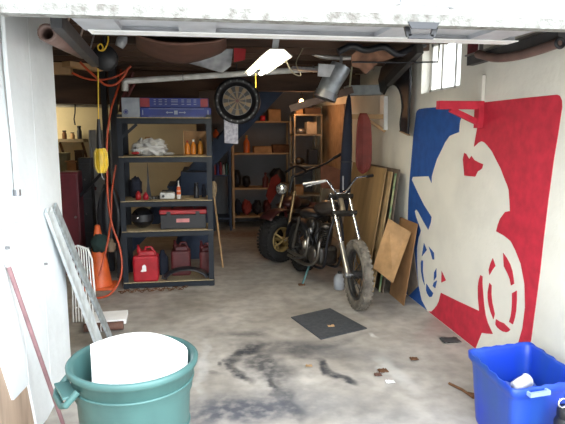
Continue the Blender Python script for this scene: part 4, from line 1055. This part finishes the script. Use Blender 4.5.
# white strip on wall and grey ledge
solo('white_strip', MB().prism([onX(380,96,XR-.05),onX(384,96,XR-.05),onX(384,130,XR-.05),onX(380,130,XR-.05)], (.045,0,0)), wht, 'narrow white board upright on the right wall beside the red cord', 'board')
solo('grey_ledge', MB().beam(onY(346,91,6.3), Vector((XR-.002, 6.3, onY(374,90,6.3).z)), .2, .11), mat('pale blue grey box',(.33,.36,.37),.6), 'pale grey box-like ledge above the wooden bracket', 'ledge')
# black curved fender hanging on right wall
t = thing('car_fender', 'black curved plastic fender hanging on the wall beside the window', 'fender', onX(390,100,XR-.1))
g = []
outer = [(409,62),(396,59),(385,64),(380,76),(382,88)]
o_ = [(407,60),(396,57),(386,61),(380,70),(379,82),(384,94)]
i_ = [(409,64),(403,68),(396,76),(391,84),(388,90),(384,94)]
arc_o = [(384,94),(379,84),(380,70),(388,60),(400,57),(411,58),(411,75),(410,95),(409,115),(408,133)]
poly = [(380,92),(378,80),(381,68),(389,60),(400,57),(410,58),(410.5,80),(409,108),(408,134),(401,131),(400.5,122),(402.5,108),(401,94),(397,86),(392,84),(387,88),(384,94)]
mb = MB().prism([onX(x,y,XR-.09) for x,y in poly], (.012,0,0))
build('shell', mb, black, t)
mb = MB(); ed = [onX(x,y,XR-.085) for x,y in poly[9:]]
mb.tube(smooth(ed,4), .012, 8); mb.tube([onX(410,60,XR-.085), onX(409,108,XR-.085), onX(408,133,XR-.085)], .013, 8)
build('lip', mb, blackm, t)
build('mounting_hook', MB().cyl((XR-.10,onX(400,64,XR-.09).y,onX(400,64,XR-.09).z), (XR-.002,onX(400,64,XR-.09).y,onX(400,64,XR-.09).z), .008, n=8), steel, t)
build('pale_edge', MB().beam(onX(400.5,131,XR-.07), onX(409,135,XR-.07), .03, .012), tan, t)

# ------------------------------------------------------------ chopper motorcycle
def wheel(parent, c, axis, R, w, rim_m, tyre_m, nsp=12, hub=.04, rimr=None):
    axis = Vector(axis).normalized(); rimr = rimr or R*.70
    tr = (R-rimr)/2+.004
    ty = build('tyre', MB().torus(c, axis, (R+rimr)/2, tr, n=44, m=14, w=w/(2*tr)), tyre_m, parent)
    rm = MB(); rm.lathe([(rimr-.012,-w*.32),(rimr+.008,-w*.34),(rimr+.004,-w*.1),(rimr+.004,w*.1),(rimr+.008,w*.34),(rimr-.012,w*.32),(rimr-.02,0)], c, axis, 44, closed=True)
    build('rim', rm, rim_m, parent)
    hb_ = MB().cyl(c-axis*w*.55, c+axis*w*.55, hub, n=20); build('hub', hb_, rim_m, parent)
    a = Vector((0,0,1)); e = axis.cross(a).normalized(); g_ = axis.cross(e)
    sp_ = MB()
    for k in range(nsp):
        th = 2*PI*k/nsp; dr = e*math.cos(th)+g_*math.sin(th); s_ = 1 if k % 2 else -1
        sp_.cyl(c+dr*hub*.8+axis*w*.4*s_, c+dr*(rimr-.01), .005 if nsp > 8 else .014, n=6)
    build('spokes', sp_, rim_m, parent)
    # tread blocks
    td = MB(); nb_ = 40
    for k in range(nb_):
        th = 2*PI*k/nb_; dr = e*math.cos(th)+g_*math.sin(th); tn = axis.cross(dr)
        mtx = Matrix((axis, tn, dr)).transposed()
        for s_ in (-.27, .27): td.box(c+dr*(R-.002-.0)+axis*w*s_*(1)+dr*(-.010), (w*.36, R*.08, .02), mtx)
    build('tread', td, tyre_m, parent)
WF = Vector((1.46,4.93,.335)); HB = Vector((1.44,5.50,.98))       # front axle centre, steering head
back = Vector((-.25,.968,0)).normalized(); side = Vector((back.y,-back.x,0))  # side points to +X
WR = Vector((1.44,5.45,0))+back*.98; WR.z = .31
mo = thing('motorcycle', 'dusty black chopper motorcycle with chrome forks facing the door', 'motorcycle', Vector((WR.x,WR.y,0)))
fw = build('front_wheel', MB().cyl(WF-Vector((.075,0,0)), WF+Vector((.075,0,0)), .012, n=12), steel, mo)
wheel(fw, WF, (1,.05,0), .335, .092, mat('black wheel rim',(.05,.05,.05),.4,.4), dusty, nsp=14, hub=.04)
for s_ in (-1, 1):
    b_ = WF+Vector((.095*s_,-.0,0)); tp = Vector((1.425+.095*s_, 5.50, 1.03)); dv = tp-b_
    fk = build('fork_leg', MB().tube([b_+dv*.34, tp], .018, 14), chrome, mo)
    build('lower_slider', MB().tube([b_-dv*.02, b_+dv*.04, b_+dv*.06, b_+dv*.36, b_+dv*.375], [.026,.030,.026,.026,.029], 16), mat('brushed aluminium',(.62,.60,.56),.3,.9), fk)
    build('cap', MB().lathe([(0,.0),(.022,.0),(.022,.02),(0,.026)], tp, dv.normalized(), 14), chrome, fk)
    build('axle_clamp', MB().cyl(b_+Vector((-.028,0,0)), b_+Vector((.028,0,0)), .026, n=14), steel, fk)
hd = Vector((1.425,5.52,.94)); dv = (Vector((1.425,5.5,1.03))-WF).normalized()
mb = MB()
for o_ in (-.02, -.22): 
    q = Vector((1.425,5.50,1.03))+dv*o_; mb.beam(q-Vector((.13,0,0)), q+Vector((.13,0,0)), .07, .028, dv)
build('triple_clamp', mb, castmet, mo)
build('steering_head', MB().cyl(Vector((1.425,5.50,1.03))+dv*-.04+Vector((0,.03,0)), Vector((1.425,5.50,1.03))+dv*-.20+Vector((0,.03,0)), .030, n=18), mat('tan steering head',(.30,.24,.16),.5,.4), mo)
g1, g2 = onY(303,184,5.62), onY(327,180.5,5.56); c1, c2 = Vector((1.385,5.50,1.05)), Vector((1.47,5.50,1.05))
g3, g4 = onY(356,178,5.56), onY(373,175.5,5.62)
hbars = build('handlebar', MB().tube([g1,g2]+[g2*.6+c1*.4]+[c1]+[(c1+c2)/2]+[c2]+[c2*.4+g3*.6]+[g3,g4], .0125, 12), chrome, mo)
build('grip', MB().cyl(g1, g1*.05+g2*.95, .0145), mat('worn pale grip',(.55,.55,.56),.35,.5), hbars); build('grip', MB().cyl(g4, g4*.6+g3*.4, .0165), blackm, hbars)
build('lever', MB().tube([g2+Vector((-.03,-.03,-.01)), g1+Vector((.02,-.06,-.02))], .006, 8), steel, hbars)
build('cable', MB().tube(smooth([g2, g2+Vector((.03,-.06,-.03)), c1+Vector((.0,-.09,-.06)), c1+Vector((.03,-.03,-.25)), c1+Vector((-.03,.1,-.35))]), .005, 8), black, mo)
build('mirror_stem', MB().tube([onY(343,190,5.5), onY(343,176,5.5)], .008, 8), steel, mo)
O = Vector((1.425,5.55,0))
def L(b, s, z): return O+back*b+side*s+Vector((0,0,z))
fb = MB()
fb.tube(smooth([L(.0,0,.93),L(.25,0,.80),L(.60,0,.66),L(.95,0,.42)]), .018, 10)
for s_ in (-.09,.09): fb.tube(smooth([L(.02,s_*.2,.86),L(.06,s_,.55),L(.14,s_,.26),L(.30,s_,.19),L(.70,s_,.20),L(.95,s_,.30)]), .015, 10)
build('frame', fb, black, mo)
tk = MB(); tk.ell(L(.26,0,.86), (.12,.23,.085), n=28, m=18, rot=Matrix.Rotation(math.atan2(-back.x,back.y),3,'Z') @ Matrix.Rotation(math.radians(-10),3,'X'))
tank = build('fuel_tank', tk, mat('dull black tank',(.05,.04,.035),.28), mo)
build('filler_cap', MB().lathe([(0,-.01),(.03,-.01),(.03,.02),(0,.025)], L(.22,0,.945), (0,0,1), 16), chrome, tank)
build('seat', MB().ell(L(.66,0,.74), (.12,.21,.055), n=24, m=14, rot=Matrix.Rotation(math.atan2(-back.x,back.y),3,'Z')), blackm, mo)
# engine: crankcase, two finned cylinders, carburettor, covers
rotE = Matrix.Rotation(math.atan2(back.y,back.x)-PI/2,3,'Z')
en = build('engine', MB().box(L(.40,0,.33), (.24,.40,.22), rotE), castmet, mo, bevel=.05)
build('crank_cover', MB().lathe([(0,.03),(.07,.03),(.095,.015),(.10,0),(.10,-.02),(0,-.02)], L(.34,-.135,.33), -side, 28), mat('greasy cover',(.13,.12,.11),.35,.8), en)
build('gear_cover', MB().lathe([(0,.03),(.05,.03),(.075,.01),(.075,-.02),(0,-.02)], L(.54,-.135,.31), -side, 24), MATS['greasy cover'], en)
for nm_, b0, tilt in (('cylinder', .32, -.25), ('cylinder', .46, .28)):
    ax = (Vector((0,0,1))+back*tilt).normalized(); c0 = L(b0,0,.44)
    mb = MB(); mb.cyl(c0, c0+ax*.20, .052, n=20)
    for k in range(8): mb.cyl(c0+ax*(.02+.023*k), c0+ax*(.031+.023*k), .078, n=24)
    build(nm_, mb, castmet, en)
    build('cylinder_head', MB().ell(c0+ax*.22, (.07,.07,.04), n=20, m=10), MATS['greasy cover'], en)
mb = MB(); mb.lathe([(.022,-.02),(.034,-.02),(.034,.02),(.022,.02)], L(.36,-.15,.60), -side, 20, closed=True); build('air_intake', mb, steel, mo)
build('air_cleaner', MB().lathe([(0,.02),(.06,.02),(.075,.0),(.075,-.04),(0,-.04)], L(.42,-.12,.66), -side, 24), castmet, mo)
for k, (b0, z0_) in enumerate(((.24,.52),(.52,.52))):
    build('exhaust_pipe', MB().tube(smooth([L(b0,-.07,z0_),L(b0-.06,-.13,z0_-.03),L(b0-.03,-.15,.30),L(b0+.2,-.16,.20+.05*k),L(.95,-.16,.20+.06*k)]), .019, 12), mat('sooty chrome',(.30,.28,.25),.3,.9), mo)
build('carburettor', MB().ell(L(.50,-.14,.42), (.045,.04,.06), n=16, m=10), mat('bright alloy',(.62,.58,.50),.3,.9), mo)
build('footpeg', MB().cyl(L(.50,-.14,.27), L(.50,-.30,.27), .016), castmet, mo)
build('front_footpeg', MB().cyl(L(.18,.10,.30), L(.18,.26,.30), .014), castmet, mo)
build('kickstand', MB().tube([L(.42,-.12,.22), L(.33,-.26,.012)], .012, 8), mat('dim teal stand',(.06,.16,.17),.4), mo)
build('stand_foot', MB().box(L(.33,-.27,.008), (.07,.05,.014)), rust, mo)
rw = build('rear_wheel', MB().cyl(WR-side*.12, WR+side*.12, .012, n=12), steel, mo)
wheel(rw, WR, side, .30, .13, MATS['black wheel rim'], rubber, nsp=12)
g = []
for i in range(15):
    th = math.radians(10+150*i/14); row = []
    for k in range(7):
        s = (k/6-.5)*2; rr = .345-.02*s*s; q = WR+back*(rr*math.cos(th))+Vector((0,0,rr*math.sin(th)))+side*(s*.085); row.append(q)
    g.append(row)
build('rear_fender', MB().sheet(g), black, mo, solid=.005)
for s_ in (-.12,.12): build('rear_strut', MB().tube([WR+side*s_, L(.72,s_,.70)], .016, 10), MATS['sooty chrome'], mo)
for k, (b0,s0,z0_) in enumerate(((.30,-.13,.72),(.20,-.10,.66),(.56,-.13,.58))): build('cable', MB().tube(smooth([L(b0,s0,z0_),L(b0+.08,s0-.03,z0_-.12),L(b0+.02,s0-.01,z0_-.25),L(b0+.1,s0,z0_-.33)]), .006, 6), black, mo)
# pale jug behind the front wheel
p = Vector((1.24,5.22,0)); p = onZ(340,290)
t = thing('plastic_jug', 'pale grey plastic jug on the floor behind the chopper front wheel', 'jug', p)
build('body', MB().lathe([(0,0),(.05,0),(.062,.02),(.062,.12),(.045,.16),(.025,.175),(0,.175)], p+Vector((0,.03,.0)), n=22), mat('pale jug plastic',(.42,.45,.50),.35), t)
build('cap', MB().cyl(p+Vector((0,.03,.176)), p+Vector((0,.03,.20)), .022), blackm, t)

# ------------------------------------------------------------ three-wheeler behind
VF = Vector((.99,6.95,.30)); hdg = Vector((-.80,-.60,0)).normalized(); vb = Vector((.42,.907,0)).normalized(); ax = Vector((.55,-.835,0)).normalized()
tw = thing('three_wheeler', 'dark red three-wheeler with a fat tyre and gold rim behind the chopper', 'three-wheeler', Vector((VF.x,VF.y,0)))
fwv = build('front_wheel', MB().cyl(VF-ax*.13, VF+ax*.13, .014, n=12), steel, tw)
wheel(fwv, VF, ax, .295, .22, gold, rubber, nsp=8, hub=.035, rimr=.155)
for s_ in (-1, 1):
    lg = VF+ax*.145*s_; tp = VF+ax*.10*s_-hdg*.20+Vector((0,0,.62))
    build('fork_leg', MB().tube([lg, lg+(tp-lg)*.5, tp], [.016,.018,.02], 12), mat('brass coloured fork',(.42,.30,.16),.35,.7), tw)
g = []
for i in range(13):
    th = math.radians(45+75*i/12); row = []
    for k in range(7):
        s = (k/6-.5)*2; rr = .37-.02*s*s; row.append(VF-hdg*(rr*math.cos(th))*-1+Vector((0,0,rr*math.sin(th)+.03))+ax*(s*.12))
    g.append(row)
build('front_fender', MB().sheet(g), mat('blackish red paint',(.05,.012,.012),.45), tw, solid=.008)
hl = onY(281.5,189,7.0)
hc = Vector((hl.x, 7.0, hl.z))
build('headlight', MB().lathe([(0,-.08),(.05,-.07),(.072,-.02),(.075,.0)], hc, (-.2,-1,0), 24), blackm, tw)
build('headlight_lens', MB().lathe([(.070,.0),(.05,.014),(0,.02)], hc, (-.2,-1,0), 24), mat('bright lens',(.75,.78,.75),.12,.8,var=.1), tw)
hb1 = VF-hdg*.26+Vector((0,0,.80))
build('steering_stem', MB().tube([VF-hdg*.20+Vector((0,0,.60)), hb1], .022, 12), black, tw)
pA, pB = onY(293,160,7.0), onY(346,152,7.2)
build('handlebar', MB().tube(smooth([onY(286,172,6.9), onY(296,166,7.0), onY(306,172,7.15), hb1, onY(322,165,7.3), onY(334,158,7.3), onY(345,152,7.2)]), .016, 10), black, tw)
build('grip', MB().tube([onY(334,158,7.3), onY(341,154,7.25)], .022, 10), blackm, tw)
bd_ = MB(); Vb = lambda b, s, z: Vector((VF.x+.1,VF.y+.1,0))+vb*b+Vector((vb.y,-vb.x,0))*s+Vector((0,0,z))
bd_.ell(Vb(.30,0,.72), (.13,.24,.10), n=24, m=14, rot=Matrix.Rotation(math.atan2(-vb.x,vb.y),3,'Z')); build('fuel_tank', bd_, MATS['blackish red paint'], tw)
build('seat', MB().ell(Vb(.72,0,.66), (.15,.28,.065), n=24, m=12, rot=Matrix.Rotation(math.atan2(-vb.x,vb.y),3,'Z')), blackm, tw)
build('engine', MB().box(Vb(.40,0,.40), (.22,.30,.30), Matrix.Rotation(math.atan2(-vb.x,vb.y),3,'Z')), castmet, tw, bevel=.04)
build('frame', MB().tube(smooth([Vb(.0,0,.70),Vb(.1,0,.35),Vb(.3,0,.22),Vb(.8,0,.24)]), .02, 10), dred, tw)
sd_ = Vector((vb.y,-vb.x,0))
build('rear_axle', MB().cyl(Vb(.95,-.36,.27), Vb(.95,.30,.27), .025), steel, tw)
for s_ in (-.34,.28):
    rwv = build('rear_wheel', MB().cyl(Vb(.95,s_-.1,.27), Vb(.95,s_+.1,.27), .05), gold, tw)
    wheel(rwv, Vb(.95,s_,.27), sd_, .265, .22, gold, rubber, nsp=8, rimr=.12)
build('rear_fender', MB().ell(Vb(.95,-.02,.60), (.40,.26,.05), n=28, m=12, rot=Matrix.Rotation(math.atan2(-vb.x,vb.y),3,'Z')), MATS['blackish red paint'], tw)
# red number plate / fairing left of headlight
mb = MB().prism([onY(x,y,7.05) for x,y in ((266,196),(271,178),(277,174),(281,180),(276,194),(270,204))], (.0,.03,.0))
build('front_fairing', mb, mat('bright dusty red',(.10,.012,.008),.9,spec=.1), tw)

# ------------------------------------------------------------ bulbs and light
def bulb(name, loc, label, col, watt, size=.12, glow=20):
    t = thing(name, label, 'bulb', loc)
    l_ = Vector(loc)
    build('glass', MB().ell(l_, (.035,.035,.045), n=16, m=10), mat('lit bulb '+name+str(round(loc[0])), col, emit=glow, var=0), t)
    build('socket', MB().cyl(l_+Vector((0,0,.045)), l_+Vector((0,0,.12)), .022), blackm, t)
    if l_.z+.12 < ZC-.005: build('cord', MB().cyl(l_+Vector((0,0,.12)), (l_.x,l_.y,ZC-.002), .005, n=6), blackm, t)
    li = bpy.data.lights.new('bulb_light', 'POINT'); li.energy = watt; li.color = col; li.shadow_soft_size = size
    lo = bpy.data.objects.new('bulb_light', li); COL.objects.link(lo); lo.location = l_-Vector((0,0,.10)); return lo
bulb('bare_bulb', (1.52,8.25,2.12), 'warm bare bulb glowing behind the flat trunking', (1,.50,.22), 13)
bulb('bare_bulb', (-2.55,8.55,1.95), 'warm bare bulb lighting the side room', (1,.86,.58), 30)
# light thrown by the fluorescent lamp
li = bpy.data.lights.new('lamp_light', 'AREA'); li.shape = 'RECTANGLE'; li.size = .25; li.size_y = Ln*.9; li.energy = 14; li.color = (1,.92,.75)
lo = bpy.data.objects.new('lamp_light', li); COL.objects.link(lo); lo.location = (L1+L2)/2-Vector((0,0,.05)); lo.rotation_euler = (0,0,math.atan2(dd.y,dd.x)-PI/2)
# overcast sky
wd = bpy.data.worlds.new('overcast sky'); scene.world = wd; wd.use_nodes = True; N = wd.node_tree.nodes; Lk = wd.node_tree.links
bg = N['Background']; tc = N.new('ShaderNodeTexCoord'); sp = N.new('ShaderNodeSeparateXYZ'); Lk.new(tc.outputs['Generated'], sp.inputs[0])
mr = N.new('ShaderNodeMapRange'); mr.inputs[1].default_value = -.05; mr.inputs[2].default_value = .35; Lk.new(sp.outputs[2], mr.inputs[0])
mx = N.new('ShaderNodeMix'); mx.data_type = 'RGBA'; mx.inputs[6].default_value = (.32,.32,.30,1); mx.inputs[7].default_value = (.86,.94,1,1); Lk.new(mr.outputs[0], mx.inputs[0])
Lk.new(mx.outputs[2], bg.inputs[0]); bg.inputs[1].default_value = 8.0
su = bpy.data.lights.new('hazy_sun', 'SUN'); su.energy = 7; su.angle = math.radians(75); su.color = (.90,.96,1)
so = bpy.data.objects.new('hazy_sun', su); COL.objects.link(so); so.rotation_euler = Vector((-.62,.72,-.50)).to_track_quat('-Z','Y').to_euler()
